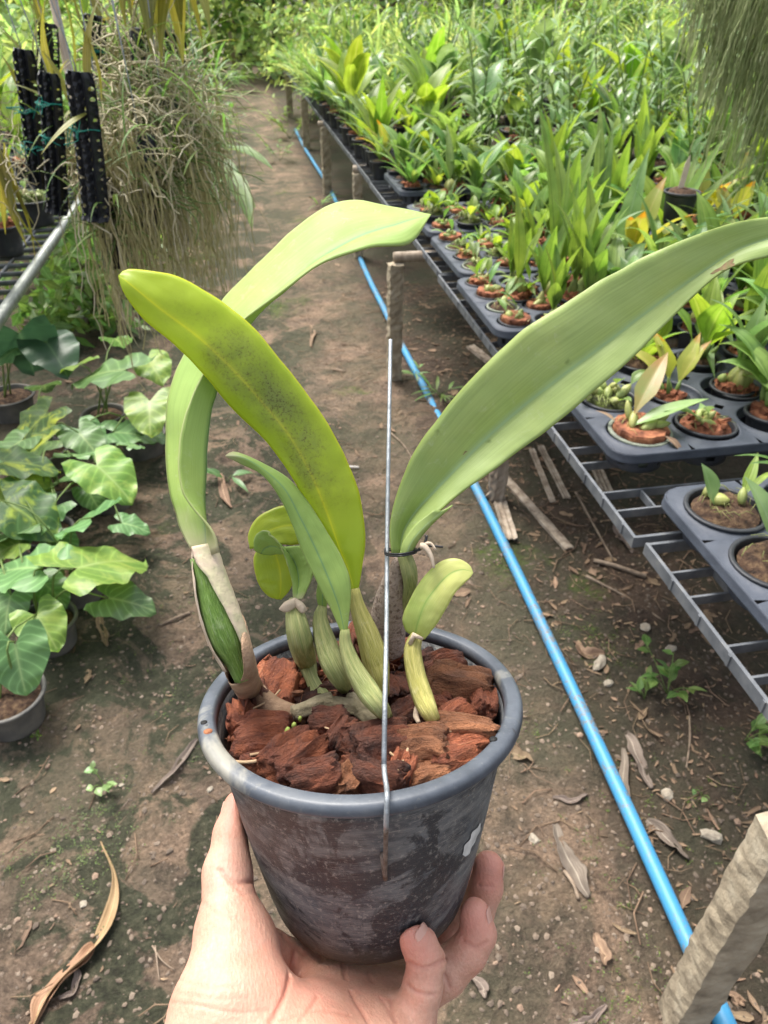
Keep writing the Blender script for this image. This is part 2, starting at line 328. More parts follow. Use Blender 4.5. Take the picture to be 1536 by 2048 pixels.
for x, y in scatter(1000, -1.1, 1.5, .25, 6): blob(b, (x, y, float(gz(x, y))+.001), R.choice([.0018, .0022, .003, .004, .0065])*U(.7, 1.5), (1, U(.6, 1), U(.5, .8)), U(0, 6), R.random()**1.4, 5, 3)
tag(b.build('gravel', m_peb, flat=True), 'small stones and clods scattered over the brown soil', 'gravel', kind='stuff')
def chip(mb, x, y, z, L, wd, a, rnd, curl=.2):
    s = np.linspace(-.5, .5, 6); wv = np.cos(s*math.pi*.92)**U(.3, .9)*wd/2*rs.uniform(.45, 1.1, 6); d = np.array([math.cos(a), math.sin(a), 0]); p = np.array([-d[1], d[0], 0]); t0 = U(-.4, .4); cu_ = U(-curl, curl)
    G = np.zeros((6, 3, 3)); A = np.zeros((6, 3, 3))
    for i in range(6):
        c = np.array([x, y, z])+d*s[i]*L+p*cu_*L*s[i]**2*2; c[2] += abs(s[i])**2*L*.25
        for j, q in enumerate((-1, 0, 1)):
            G[i, j] = c+p*q*wv[i]+np.array([0, 0, (abs(q)*.25+t0*q)*wv[i]]); A[i, j] = ((q+1)/2, s[i]+.5, rnd)
    mb.grid(G, A)
b = MB()
for k in range(6500):
    if R.random() < .8: x, y = U(.7, 1.6), U(.3, 4.5)
    else: x, y = U(-1.3, .7), U(.4, 7)
    L = U(.004, .02) if R.random() < .9 else U(.025, .06)
    chip(b, x, y, float(gz(x, y))+.003, L, L*U(.15, .55), U(0, 6.3), R.random())
for k in range(900):
    x, y = (U(.5, 1.6), U(.5, 4.5)) if R.random() < .7 else (U(-.9, .5), U(.5, 4)); a = U(0, 6.3); L = U(.02, .12); z = float(gz(x, y))+.003
    b.tube([(x, y, z), (x+L*.5*math.cos(a), y+L*.5*math.sin(a), z+.003), (x+L*math.cos(a+.3), y+L*math.sin(a+.3), z+.002)], U(.0006, .0018), 4, rnd=R.random())
tag(b.build('leaf_litter', m_dry), 'brown scraps of dead leaf and twig strewn on the soil', 'litter', kind='stuff')
b = MB()                                                    # tiny seedlings and moss cushions
for cx, cy, n, s in [(-.52, .95, 90, .12), (-.45, 1.0, 40, .1), (.86, 1.35, 90, .1), (.52, 1.1, 30, .08), (.6, .75, 30, .1), (-.35, 1.6, 60, .3), (-.2, 4, 160, .5), (-.35, 3.2, 120, .35), (.55, .5, 40, .12), (.9, .8, 60, .3), (-.25, 1.3, 30, .2)]:
    for _ in range(n):
        x, y = R.gauss(cx, s*.5), R.gauss(cy, s*.5); z = float(gz(x, y))
        for q in range(7): chip(b, x+R.gauss(0, .006), y+R.gauss(0, .006), z+U(.001, .005), U(.002, .005), U(.001, .003), U(0, 6), R.random())
tag(b.build('moss', LEAF('moss leaflets', (.06, .10, .02), (.13, .20, .03), trans=.3, var=.7), None), 'bright green moss and tiny seedlings in patches on the soil', 'moss', kind='stuff')
# ---------------------------------------------------------------- blue water pipe
root = empty('water_pipe', (.70, 1.2, 0), 'long bright blue plastic pipe lying on the soil along the bench', 'pipe')
PY = [-.2, .3, .52, .8, 1.2, 1.7, 2.2, 3, 4, 5, 7, 10]
def px_(y): return .668+.0*y+.02*math.sin(y*1.1)+.018*min(y, 3)+.01*min(max(y-3, 0), 3)
def ploc(pts): return [np.asarray(p)-np.array([.70, 1.2, 0]) for p in pts]
b = MB(); ys = np.concatenate([np.arange(-.2, 4, .1), np.arange(4, 11, .4)]); b.tube(ploc([(px_(y), y, .018+float(vnoise(0, y, 1.5))*.014) for y in ys]), .0165, 20); b.build('pipe_run', m_pvc, root)
b = MB(); e = [(px_(y), y, .018+float(vnoise(0, y, 1.5))*.014) for y in (.30, .31, .42, .52, .525)]; b.tube(ploc(e), [.0178, .0200, .0200, .0200, .0175], 20); b.build('coupling', m_pvc, root)
# ---------------------------------------------------------------- bench: posts, cross beams, rail
XE = .71; ZR = .6
root = empty('bench_frame', (XE, 1.0, 0), 'concrete posts with wooden cross beams carrying the long plant racks', 'bench')
def L0(p): return np.asarray(p, float)-np.array([XE, 1.0, 0])
def rough_post(x, y, z1, sx, sy, rz, m=m_post, name='post', z0=-.05, taper=1., lean=(0, 0), jit=.0025):
    n = 34; G = []; A = []
    per = [(-1, -1), (-.35, -1), (.35, -1), (1, -1), (1, -.35), (1, .35), (1, 1), (.35, 1), (-.35, 1), (-1, 1), (-1, .35), (-1, -.35)]
    for i in range(n+1):
        z = z0+(z1-z0)*i/n; k = 1+(taper-1)*i/n; row = []
        for (px, py) in per:
            ch = .93 if abs(px)+abs(py) == 2 else 1.; X_ = px*sx/2*k*ch+rs.normal()*jit; Y_ = py*sy/2*k*ch+rs.normal()*jit
            c_, s_ = math.cos(rz), math.sin(rz); row.append([x+X_*c_-Y_*s_+lean[0]*i/n, y+X_*s_+Y_*c_+lean[1]*i/n, z+(rs.normal()*.004 if i == n else 0)])
        G.append(row)
    G = np.array(G); bb = MB(); bb.grid(L0(G), None, True); k = bb.n
    top = [k-12+j for j in range(12)]; bb.v.append(L0(G[-1].mean(0)+[0, 0, .006])[None]); bb.a.append(np.zeros((1, 3))); bb.n += 1
    for j in range(12): bb.f.append((top[j], top[(j+1) % 12], k)); bb.m.append(0)
    o = bb.build(name, m, root, flat=True); return o
for (x, y, rz, s) in [(.605, 3.12, .1, .062), (.725, 5.05, 0, .06), (.735, 7.05, .1, .075), (.76, 9.4, 0, .08), (.765, 12.1, 0, .09), (1.5, 3.1, 0, .07), (1.55, 5.05, 0, .07), (1.5, 1.1, 0, .07), (2.6, 2.2, 0, .07), (2.6, 4.2, 0, .07)]:
    rough_post(x, y, ZR-.055, s, s, rz)
rough_post(.775, 2.06, ZR-.055, .05, .05, .3, m_wood)
pb_ = onz(1533, 1690, .58); rough_post(pb_[0]+.030, pb_[1]+.006, .59, .062, .062, -.12, jit=.0011)
for y, x0, x1 in [(2.06, .74, 2.7), (3.12, .60, 2.7), (5.05, .70, 4), (7.05, .68, 5), (9.4, .74, 5), (12.1, .74, 6), (1.06, 1.1, 2.7)]:
    bb = MB(); bb.tube([L0((xx, y+.01*math.sin(xx*3), ZR-.03)) for xx in np.linspace(x0, x1, 8)], .022, 10); bb.build('cross_beam', m_wood, root)
# ---------------------------------------------------------------- rack panels (lattice)
def rack_panel(L, Wd, label, x, y):
    b = MB(); t = .007; h = .026
    b.box((t/2, L/2, -h/2), (t, L, h)); b.box((Wd-t/2, L/2, -h/2), (t, L, h))
    for yy in (t/2, L-t/2): b.box((Wd/2, yy, -h/2-.0004), (Wd-2*t, t, h-.001))
    yy = .10; k = 0
    while yy < L-.06:
        b.box((Wd/2, yy, -h/2-.001), (Wd-2*t, .005, h-.006))
        if k % 2 == 0:
            for xx in (.1, .24, .38): b.box((xx, yy+.035, -h/2-.0015), (.005, .064, h-.008))
        yy += .07 if k % 2 == 0 else .125; k += 1
    for j in range(int(L/.0975)): b.box((-.0012, .05+j*.0975, -h/2), (.0022, .007, h-.002))
    o = b.build('rack_panel', m_rack, flat=True); o.location = (x, y, ZR); return tag(o, label, 'rack', 'grey lattice rack panels along the bench edge')
names = ['grey lattice rack panel nearest the camera, under the front tray', 'second grey lattice rack panel, with the big two-row tray over it', 'third grey lattice rack panel, hidden mostly by the long leaf', 'fourth grey lattice rack panel, beside the tray of tall pleated orchids', 'grey lattice rack panel just past the middle post', 'grey lattice rack panel under the dense leafy orchids, behind the low trays', 'far grey lattice rack panel along the leafy rows', 'very far grey lattice rack panel, out of focus']+['far rack panel along the leafy bench edge, %s beyond the out-of-focus one' % q for q in ('first', 'second', 'third', 'fourth', 'fifth', 'last')]
for i, (x, y) in enumerate([(.718, .20), (.703, 1.065), (.708, 1.93), (.722, 2.79), (.716, 3.66), (.722, 4.53), (.722, 5.4), (.722, 6.27), (.72, 7.14), (.724, 8.01), (.722, 8.88), (.72, 9.75), (.724, 10.62), (.722, 11.49)]): rack_panel(.845, .5, names[i], x, y)
for i, (x, y) in enumerate([(1.24, .3), (1.24, 1.2), (1.24, 2.1), (1.24, 3.0), (1.76, 1.0), (1.76, 1.9), (1.76, 2.8), (1.76, 3.7)]):
    rack_panel(.85, .5, 'inner grey rack panel under crowded plants, %s column inward, %s from the front' % (['second', 'third'][i > 3], ['first', 'second', 'third', 'fourth'][i % 4]), x, y)['group'] = 'inner rack panels under the plants'
# ---------------------------------------------------------------- trays with cups
def tray_mesh(nx, ny, pitch, r, mx=.012, depth=.064, slots=True):
    b = MB(); Wt = nx*pitch+2*mx; Lt = ny*pitch+2*mx; cr_ = .05; N = 32
    def clipr(x, y):      # clamp to a rounded rectangle
        for sx, cx in ((-1, cr_), (1, Wt-cr_)):
            for sy, cy in ((-1, cr_), (1, Lt-cr_)):
                if (x-cx)*sx > 0 and (y-cy)*sy > 0:
                    d = math.hypot(x-cx, y-cy)
                    if d > cr_: x, y = cx+(x-cx)*cr_/d, cy+(y-cy)*cr_/d
        return x, y
    for i in range(nx):
        for j in range(ny):
            cx, cy = mx+(i+.5)*pitch, mx+(j+.5)*pitch
            x0 = 0 if i == 0 else mx+i*pitch; x1 = Wt if i == nx-1 else mx+(i+1)*pitch; y0 = 0 if j == 0 else mx+j*pitch; y1 = Lt if j == ny-1 else mx+(j+1)*pitch
            G = np.zeros((6, N, 3))
            for k in range(N):
                a = 2*math.pi*(k+.5)/N; dx, dy = math.cos(a), math.sin(a)
                tx = ((x1-cx) if dx > 0 else (cx-x0))/max(abs(dx), 1e-9); ty = ((y1-cy) if dy > 0 else (cy-y0))/max(abs(dy), 1e-9); q = min(tx, ty)
                G[0, k, :2] = clipr(cx+dx*q, cy+dy*q); G[1, k] = (cx+dx*(r+.006), cy+dy*(r+.006), 0); G[2, k] = (cx+dx*(r+.002), cy+dy*(r+.002), .0025)
                G[3, k] = (cx+dx*r, cy+dy*r, -.003); G[4, k] = (cx+dx*r*.95, cy+dy*r*.95, -.022); G[5, k] = (cx+dx*r*.9, cy+dy*r*.9, -.022)
            b.grid(G[:, ::-1], None, True)
            for k in range(0, N, 4):        # cup staves below the plate, open between
                a0, a1 = 2*math.pi*k/N, 2*math.pi*(k+2.4)/N; P = []
                for rr, z in ((r*.95, -.02), (r*.86, -depth)):
                    P.append([(cx+rr*math.cos(a), cy+rr*math.sin(a), z) for a in np.linspace(a0, a1, 4)])
                b.grid(np.array(P)[:, ::-1])
            b.lathe([(r*.865, -depth+.006), (r*.87, -depth-.008), (r*.6, -depth-.009)], 24, (cx, cy, 0))
    per = []
    for cx, cy, a0 in ((Wt-cr_, Lt-cr_, 0), (cr_, Lt-cr_, 90), (cr_, cr_, 180), (Wt-cr_, cr_, 270)):
        for a in np.linspace(a0, a0+90, 9): per.append((cx+cr_*math.cos(math.radians(a)), cy+cr_*math.sin(math.radians(a))))
    per = np.array(per); c0 = per.mean(0); G = []
    for off, z in ((0, 0), (.002, -.0015), (.003, -.004), (.003, -.017), (.0045, -.019), (.0045, -.023), (-.002, -.023)):
        d = per-c0; d /= np.linalg.norm(d, axis=1)[:, None]; G.append(np.concatenate([per+d*off, np.full((len(per), 1), z)], 1))
    b.grid(np.array(G), None, True); return b, Wt, Lt
ZT = ZR+.074
def place_tray(proto, x, y, label, group='black cell trays on the racks'):
    if isinstance(proto, MB): o = proto.build('plant_tray', m_tray)
    else: o = proto.copy(); COL.objects.link(o)
    o.location = (x, y, ZT); tag(o, label, 'tray', group); return o
bigmb, BW, BL = tray_mesh(3, 3, .166, .0735)
smb, SW, SL = tray_mesh(4, 4, .123, .054)
big = place_tray(bigmb, .765, .60, 'nearest black tray, at the right edge, holding two small orchids')
place_tray(big, .742, 1.255, 'black tray with rounded corner, carrying the two large husk pots in front')
small = place_tray(smb, .70, 1.985, 'black tray under the orchids with tall pleated leaves, rounded corner over the rack')
place_tray(small, .735, 2.535, 'black tray just behind the pleated orchids, low seedlings in front row')
place_tray(small, .745, 3.09, 'black tray with yellow-green rosettes in its edge row')
place_tray(small, .775, 3.86, 'black tray at whose front sits the arching strap-leaved plant')
inner = []
IN_ = ['beside the corner husk tray', 'beside the nearest tray', 'beside the rack-corner tray', 'beside the tray behind the pleated orchids', 'beside the rosette tray', 'beside the tray of the arching strap plant', 'third inward, level with the corner husk tray', 'third inward, level with the rack-corner tray', 'third inward, second back from the husk tray', 'third inward, third back from the husk tray']
for q_, (pr, x, y) in enumerate([(big, 1.30, 1.30), (big, 1.30, .75), (small, 1.23, 2.0), (small, 1.26, 2.55), (small, 1.27, 3.1), (small, 1.30, 3.86), (big, 1.84, 1.35), (small, 1.78, 2.0), (small, 1.8, 2.56), (small, 1.8, 3.12)]):
    place_tray(pr, x, y, 'black tray half hidden by leaves, '+IN_[q_], 'inner black trays')
# ---------------------------------------------------------------- plant builders
def leafribbon(b, base, az, el, L, wd, arch=.9, fold=.25, ns=9, rnd=None, wave=0, roll=0, shape=.5, neck=.25, m=4):
    """blade starting at base, heading az/el, bending down by arch over its length"""
    rnd = R.random() if rnd is None else rnd; p = np.array(base, float); G = np.zeros((ns+1, m+1, 3)); A = np.zeros((ns+1, m+1, 3))
    H = np.array([math.cos(az), math.sin(az), 0]); side0 = np.array([-H[1], H[0], 0]); drift = U(-.25, .25)
    for i in range(ns+1):
        s = i/ns; e = el-arch*s**1.4; T = H*math.cos(e)+np.array([0, 0, math.sin(e)]); Nn = -H*math.sin(e)+np.array([0, 0, math.cos(e)])
        side = side0*math.cos(roll)+Nn*math.sin(roll); Nr = Nn*math.cos(roll)-side0*math.sin(roll)
        k = math.sin(math.pi*min(1, (s*.94+.06))**shape); wv = wd/2*max(k, .02)*(neck+(1-neck)*min(1, s*3)); 
        if i == ns: wv = wd*.01
        for j in range(m+1):
            q = 2*j/m-1; G[i, j] = p+side*q*wv+Nr*(abs(q)*fold*wv+wave*wv*math.sin(s*14+q*2)*abs(q)); A[i, j] = ((q+1)/2, s, rnd)
        p = p+T*L/ns+side0*drift*L/ns*s
    b.grid(G, A)
def bulb(b, base, tip, r, ns=7, n=9, ribs=6, prof=None, rnd=None):
    base, tip = np.array(base, float), np.array(tip, float); s = np.linspace(0, 1, ns); k = prof(s) if prof else np.sin(np.pi*(s*.86+.1))**.8
    b.tube([base+(tip-base)*q for q in s], r*k, n, rnd=R.random() if rnd is None else rnd, ribs=ribs, ribd=.09)
def mound(b, r, z, h=.012, n=14, mi=0, amp=.35):
    prof = [(r, z-.004), (r*.85, z+h*.5), (r*.6, z+h), (r*.3, z+h*1.1), (0.001, z+h*1.1)]; th = np.linspace(0, 2*math.pi, n, endpoint=False); G = np.zeros((5, n, 3))
    for i, (rr, zz) in enumerate(prof):
        k = 1+rs.uniform(-amp, amp, n)*.25*(i > 0); G[i] = np.stack([rr*np.cos(th)*k, rr*np.sin(th)*k, zz+rs.uniform(-amp, amp, n)*h*(i > 0)], 1)
    b.grid(G, None, True, mi)
def pot_part(root, r, h, m, name='pot', thick=.0022, lip=.004, n=28, z0=0):
    b = MB(); b.lathe([(0.001, z0), (r*.74, z0), (r*.78, z0+h*.1), (r*.92, z0+h*.86), (r*.94, z0+h*.9), (r+lip*.5, z0+h*.91), (r+lip, z0+h*.93), (r+lip, z0+h*.985), (r+lip*.6, z0+h), (r-thick, z0+h), (r-thick*1.6, z0+h*.97), (r*.88, z0+h*.7), (r*.86, z0+h*.6)], n)
    return b.build(name, m, root)
def husk_part(root, r, z, kind, name='substrate'):
    b = MB()
    if kind == 'slab':          # a round husk block standing proud of the rim
        N = 40; th = np.linspace(0, 2*math.pi, N, endpoint=False); k = 1+.05*np.cos(th*11)+rs.uniform(-.02, .02, N); G = []
        for rr, zz in ((r*.9, z-.02), (r*.92, z+.008), (r*.88, z+.014), (r*.55, z+.013), (r*.2, z+.012), (.001, z+.012)): G.append(np.stack([rr*np.cos(th)*k, rr*np.sin(th)*k, zz+rs.uniform(-.0015, .0015, N)], 1))
        b.grid(np.array(G), None, True); return b.build(name, m_husk, root, flat=True)
    mound(b, r*.87, z-.006, .012, 20)
    if kind == 'chips':
        for _ in range(16):
            a, q = U(0, 6.3), math.sqrt(U(0, 1))*r*.7; b.box((q*math.cos(a), q*math.sin(a), z+.006+U(0, .006)), (U(.012, .028), U(.008, .016), U(.007, .012)), rotm(U(-.5, .5), U(-.5, .5), U(0, 6)), rnd=R.random())
    return b.build(name, m_moss if kind == 'moss' else m_peat if kind == 'peat' else m_husk, root, flat=kind == 'chips')
def new_plant(name='potted_orchid'):
    return empty(name, (0, 0, 0))
def finish(root, *parts): return kids(root, *[p for p in parts if p])
def P_low(r, sub, lm, nb=6, L=.07, wd=.03, blen=.035, br=.011, h=.085, rimm=None):
    """short plump pseudobulbs lying on the husk, a broad short leaf on some"""
    root = new_plant(); pot = pot_part(root, r, h, rimm or m_netpot); hs = husk_part(root, r, h, sub); b = MB(); f = MB(); a0 = U(0, 6)
    for i in range(nb):
        a = a0+i*2.4+U(-.3, .3); q = r*U(.15, .5); bs_ = np.array([q*math.cos(a), q*math.sin(a), h+.006]); d = U(0, 6.3); el = U(.25, 1.3)
        tp = bs_+blen*U(.7, 1.1)*np.array([math.cos(d)*math.cos(el), math.sin(d)*math.cos(el), math.sin(el)]); bulb(b, bs_, tp, br*U(.8, 1.1))
        if R.random() < .62: leafribbon(f, tp, d, el*.8+.3, L*U(.6, 1.2), wd*U(.8, 1.1), U(.5, 1.4), .3, shape=.85, neck=.2)
    for _ in range(10):
        a = U(0, 6.3); q = U(0, r*.7); b.tube([(q*math.cos(a), q*math.sin(a), h+.008), (q*1.2*math.cos(a+.3), q*1.2*math.sin(a+.3), h+.018), (r*.95*math.cos(a+.6), r*.95*math.sin(a+.6), h+.006)], .0009, 4)
    if f.n == 0: leafribbon(f, (0, 0, h), 1, .9, L, wd)
    return finish(root, pot, hs, b.build('pseudobulb_cluster', L_bulb, root), f.build('foliage', lm, root))
def P_pleat(r, sub, lm, n=2, L=.26, wd=.05, h=.085, bl=.05, br=.017, arch=.5):
    root = new_plant(); pot = pot_part(root, r, h, m_netpot); hs = husk_part(root, r, h, sub); b = MB(); f = MB()
    for i in range(n):
        a = U(0, 6.3); q = r*.3*(i > 0); bs_ = np.array([q*math.cos(a), q*math.sin(a), h+.004]); d = U(0, 6.3); tp = bs_+np.array([.012*math.cos(d), .012*math.sin(d), bl]); bulb(b, bs_, tp, br, prof=lambda s: (np.sin(np.pi*(s*.8+.15))**.7)*(1-.5*s))
        for j in range(R.choice([2, 3])): leafribbon(f, tp-np.array([0, 0, .01]), d+j*2.2+U(-.4, .4), U(1.15, 1.5), L*U(.6, 1.1), wd*U(1., 1.35), arch*U(.5, 1.3), .35, 10, shape=.65, neck=.12, m=6)
    for j in range(3): bulb(b, (U(-.6, .6)*r, U(-.6, .6)*r, h+.004), (U(-.6, .6)*r, U(-.6, .6)*r, h+.03), .011)
    return finish(root, pot, hs, b.build('pseudobulb_cluster', L_bulb, root), f.build('foliage', lm, root))
def P_strap(r, sub, lm, n=9, L=.22, wd=.024, h=.085, arch=1.3, el=(.7, 1.35), fold=.3):
    wd *= 1.35
    root = new_plant(); pot = pot_part(root, r, h, m_netpot, n=20); hs = husk_part(root, r, h, sub); f = MB()
    for i in range(n): leafribbon(f, (U(-.01, .01), U(-.01, .01), h), i*2.4+U(-.4, .4), U(*el), L*U(.6, 1.15), wd*U(.8, 1.2), arch*U(.6, 1.2), fold, 9)
    return finish(root, pot, hs, f.build('foliage', lm, root))
def P_broad(r, sub, lm, n=6, L=.17, wd=.055, h=.085, stem=.05, arch=.9):
    root = new_plant(); pot = pot_part(root, r, h, m_netpot, n=20); hs = husk_part(root, r, h, sub); f = MB(); b = MB()
    for i in range(n):
        a = i*2.4+U(-.4, .4); q = r*U(.1, .5); s0 = np.array([q*math.cos(a), q*math.sin(a), h]); d = a+U(-.8, .8); s1 = s0+np.array([.012*math.cos(d), .012*math.sin(d), stem*U(.6, 1.4)])
        b.tube([s0, (s0+s1)/2+[.002, 0, 0], s1], [.005, .007, .003], 6); leafribbon(f, s1, d, U(.8, 1.4), L*U(.6, 1.15), wd*U(.85, 1.3), arch*U(.5, 1.3), .3, 9, shape=.65, neck=.15, wave=.05)
    return finish(root, pot, hs, b.build('stem_cluster', L_stem, root), f.build('foliage', lm, root))
def P_cane(r, lm, n=4, H=.4, L=.09, wd=.02, h=.085, lean=.25):
    root = new_plant(); pot = pot_part(root, r, h, m_netpot, n=16); hs = husk_part(root, r, h, 'peat'); f = MB(); b = MB()
    for i in range(n):
        a = U(0, 6.3); hh = H*U(.6, 1.1); P = [np.array([r*.3*math.cos(a)*(1+0*s), r*.3*math.sin(a), h])+np.array([math.cos(a)*lean*hh*s*s, math.sin(a)*lean*hh*s*s, hh*s]) for s in np.linspace(0, 1, 8)]
        b.tube(P, np.linspace(.0045, .0022, 8), 6)
        for k in range(11):
            s = .3+.7*k/10; p = P[min(7, int(s*7))]*(1-(s*7)%1)+P[min(7, int(s*7)+1)]*((s*7) % 1); leafribbon(f, p, a+(k % 2)*math.pi+U(-.5, .5)+1.2, U(.3, 1.), L*U(.7, 1.2), wd, U(.7, 1.5), .2, 5, m=2)
    return finish(root, pot, hs, b.build('cane_cluster', L_stem, root), f.build('foliage', lm, root))
PROTO = dict(

 low=[P_low(.0665, 'slab', L_blue, 5, .11, .034, .045, .011), P_low(.0665, 'moss', L_mid, 9, .06, .03, .036, .011), P_low(.0665, 'chips', L_blue, 6, .10, .032, .04, .010)],
 lows=[P_low(.049, 'slab', L_mid, 5, .10, .026, .03, .009), P_low(.049, 'chips', L_lime, 9, .09, .028, .024, .008), P_low(.049, 'moss', L_lime, 11, .075, .034, .02, .007), P_low(.049, 'peat', L_mid, 7, .13, .026, .028, .008, rimm=m_greenrim)],
 pleat=[P_pleat(.049, 'slab', L_pleat, 2, .30, .05), P_pleat(.049, 'chips', L_pleat, 3, .24, .045), P_pleat(.049, 'chips', L_blue, 2, .22, .05, arch=.9)],
 strap=[P_strap(.049, 'chips', L_mid, 11, .22, .026), P_strap(.049, 'peat', L_mid, 9, .25, .022, arch=1.1), P_strap(.049, 'peat', L_lime, 8, .2, .03, arch=1.)],
 broad=[P_broad(.049, 'chips', L_mid, 8, .16, .06, arch=1.3), P_broad(.049, 'chips', L_blue, 8, .17, .065, arch=1.4), P_broad(.049, 'peat', L_lime, 8, .18, .06, arch=1.2), P_broad(.049, 'peat', L_mid, 10, .2, .06, stem=.09, arch=1.), P_broad(.049, 'chips', L_yel, 5, .15, .05)],
 cane=[P_cane(.055, L_mid, 4), P_cane(.055, L_lime, 5, .34, .10, .018), P_cane(.055, L_blue, 4, .45, .11, .022)],
 tall=[P_strap(.06, 'peat', L_mid, 12, .42, .04, arch=.9, el=(1., 1.45)), P_broad(.06, 'peat', L_lime, 10, .28, .085, stem=.12, arch=1.2), P_broad(.06, 'peat', L_blue, 11, .26, .08, stem=.15, arch=1.3), P_strap(.06, 'peat', L_lime, 10, .36, .05, arch=.8, el=(.9, 1.4))])
USED = set(); NP = 0
def put(kind, idx, x, y, label, group=None, z=None, rz=None, s=1., cat='potted orchid'):
    global NP
    p = PROTO[kind][idx % len(PROTO[kind])]; first = p.name not in USED; USED.add(p.name)
    o = p if first else tree_copy(p)
    o.location = (x, y, ZT-.078 if z is None else z); o.rotation_euler = (U(-.03, .03), U(-.03, .03), U(0, 6.28) if rz is None else rz); o.scale = (s, s, s); NP += 1
    o['label'] = label; o['category'] = cat
    if 'group' in o.keys(): del o['group']
    if group: o['group'] = group
    return o
def hole(tx, ty, nx, i, j, pitch, mx=.012): return tx+mx+(i+.5)*pitch, ty+mx+(j+.5)*pitch
# ---------------------------------------------------------------- planting the benches
def P_custom(r, sub, bulbs, leaves, h=.085, rim=m_netpot):
    root = new_plant(); pot = pot_part(root, r, h, rim, lip=.006); hs = husk_part(root, r, h, sub); b = MB(); out = [pot, hs]
    for (x, y, d, el, L, rr) in bulbs: s0 = np.array([x, y, h+.012]); d = math.radians(d); bulb(b, s0, s0+L*np.array([math.cos(d)*math.cos(el), math.sin(d)*math.cos(el), math.sin(el)]), rr)
    for _ in range(26): a, q = U(0, 6.3), U(0, r*.7); b.tube([(q*math.cos(a), q*math.sin(a), h+.010), (q*1.1*math.cos(a+.3), q*1.1*math.sin(a+.3), h+.02), (q*1.3*math.cos(a+.6), q*1.3*math.sin(a+.6), h+.012)], .0007, 4)
    out.append(b.build('pseudobulb_cluster', L_bulb, root))
    for (x, y, z, az, el, L, wd, arch, m) in leaves: f = MB(); leafribbon(f, (x, y, h+z), math.radians(az), el, L, wd, arch, .28, 12, shape=.85, neck=.12, m=6); out.append(f.build('leaf', m, root))
    return kids(root, *out)
L_rust = LEAF('rusty leaf', (.20, .24, .07), (.36, .16, .06), rib=(.35, .3, .12), trans=.25, var=.2, hue=0, scale=9)
PROTO['cornerA'] = [P_custom(.0665, 'slab', [(-.03, -.01, 60, .5, .05, .010), (-.01, -.02, 20, .2, .05, .011), (.02, -.01, 0, .1, .045, .010), (.035, .01, 10, .3, .04, .011), (-.02, .02, 90, .9, .05, .009)], [(-.035, -.005, .012, -2, .42, .20, .042, .45, L_blue), (-.02, .01, .03, 42, .75, .19, .052, .5, L_rust), (.03, -.045, .01, -60, -.1, .07, .02, 1.2, m_dry), (-.05, .02, .01, 130, .5, .06, .012, .8, m_dry)], rim=m_greenrim)]
PROTO['nearA'] = [P_custom(.0735, 'peat', [(-.03, .015, -30, .15, .035, .013), (-.035, .03, 10, .6, .03, .011), (.02, -.01, 60, .8, .035, .009)], [(-.03, .0, .01, 125, 1.1, .085, .055, .3, L_blue), (.025, .0, .02, 40, .9, .10, .022, .5, L_lime), (.05, .02, .015, 20, .6, .09, .014, .9, L_lime)])]
PROTO['nearB'] = [P_custom(.0735, 'peat', [(.0, .0, 90, 1.2, .02, .012), (.02, .02, 40, .6, .03, .011)], [(.0, .01, .02, 122, 1.05, .14, .06, .6, L_blue), (.03, .0, .01, 60, 1.0, .08, .03, .6, L_mid)])]

T1 = (.765, .60); T2 = (.742, 1.255)
def bigh(t, i, j): return hole(t[0], t[1], 3, i, j, .166)
def smh(tx, ty, i, j): return hole(tx, ty, 4, i, j, .123)
def pb(t, i, j, k, ix, lab, **kw): x, y = bigh(t, i, j); return put(k, ix, x, y, lab, **kw)
pb(T1, 0, 2, 'nearA', 0, 'mossy black pot with plump bulbs and small round leaves, nearest tray, far corner', rz=0)
pb(T1, 0, 1, 'nearB', 0, 'black pot at the right picture edge with one thick dull green leaf', rz=0)
pb(T1, 1, 2, 'strap', 0, 'thin-leaved plant beside the mossy pot in the nearest tray', s=1.1)
pb(T2, 0, 0, 'cornerA', 0, 'orchid with long flat leaf and plump bulbs over reddish husk, front tray corner', rz=0)
pb(T2, 1, 0, 'low', 2, 'orchid on a round orange husk slab, second hole of front tray', rz=3.3)
pb(T2, 2, 0, 'broad', 0, 'bushy green orchid in the third hole of the front tray row', s=1.15)
pb(T2, 0, 1, 'low', 1, 'mossy pot of fat green bulbs behind the corner husk pot', rz=2.6)
pb(T2, 1, 1, 'broad', 5-1, 'orchid with one rusty yellowing leaf behind the orange husk slab', s=.9)
pb(T2, 2, 1, 'pleat', 2, 'green orchid with drooping broad leaves in the middle row of the front husk tray', s=1.05)
pb(T2, 0, 2, 'low', 0, 'small husk pot at the aisle edge just under the long hero leaf', rz=4)
pb(T2, 1, 2, 'strap', 2, 'lime strap-leaved orchid in the back row of the front husk tray', s=1.1)
pb(T2, 2, 2, 'broad', 2, 'leafy lime orchid in the back corner of the front husk tray', s=1.1)
rowd = ['front row', 'second row', 'third row', 'back row']; cold = ['aisle-side', 'second', 'third', 'inner']
def fill(tx, ty, name, spec):
    for j in range(4):
        for i in range(4):
            k = spec[j][i]
            if k is None: continue
            x, y = smh(tx, ty, i, j); what = dict(low='flat bulb', lows='low bulb', pleat='tall pleated', strap='strap-leaved', broad='broad-leaved', cane='cane', tall='tall')[k[0]]
            put(k[0], k[1], x, y, '%s orchid, %s hole, %s, %s' % (what, cold[i], rowd[j], name), s=k[2] if len(k) > 2 else 1)
s_, l_, p_, b_, c_ = 'strap', 'lows', 'pleat', 'broad', 'cane'
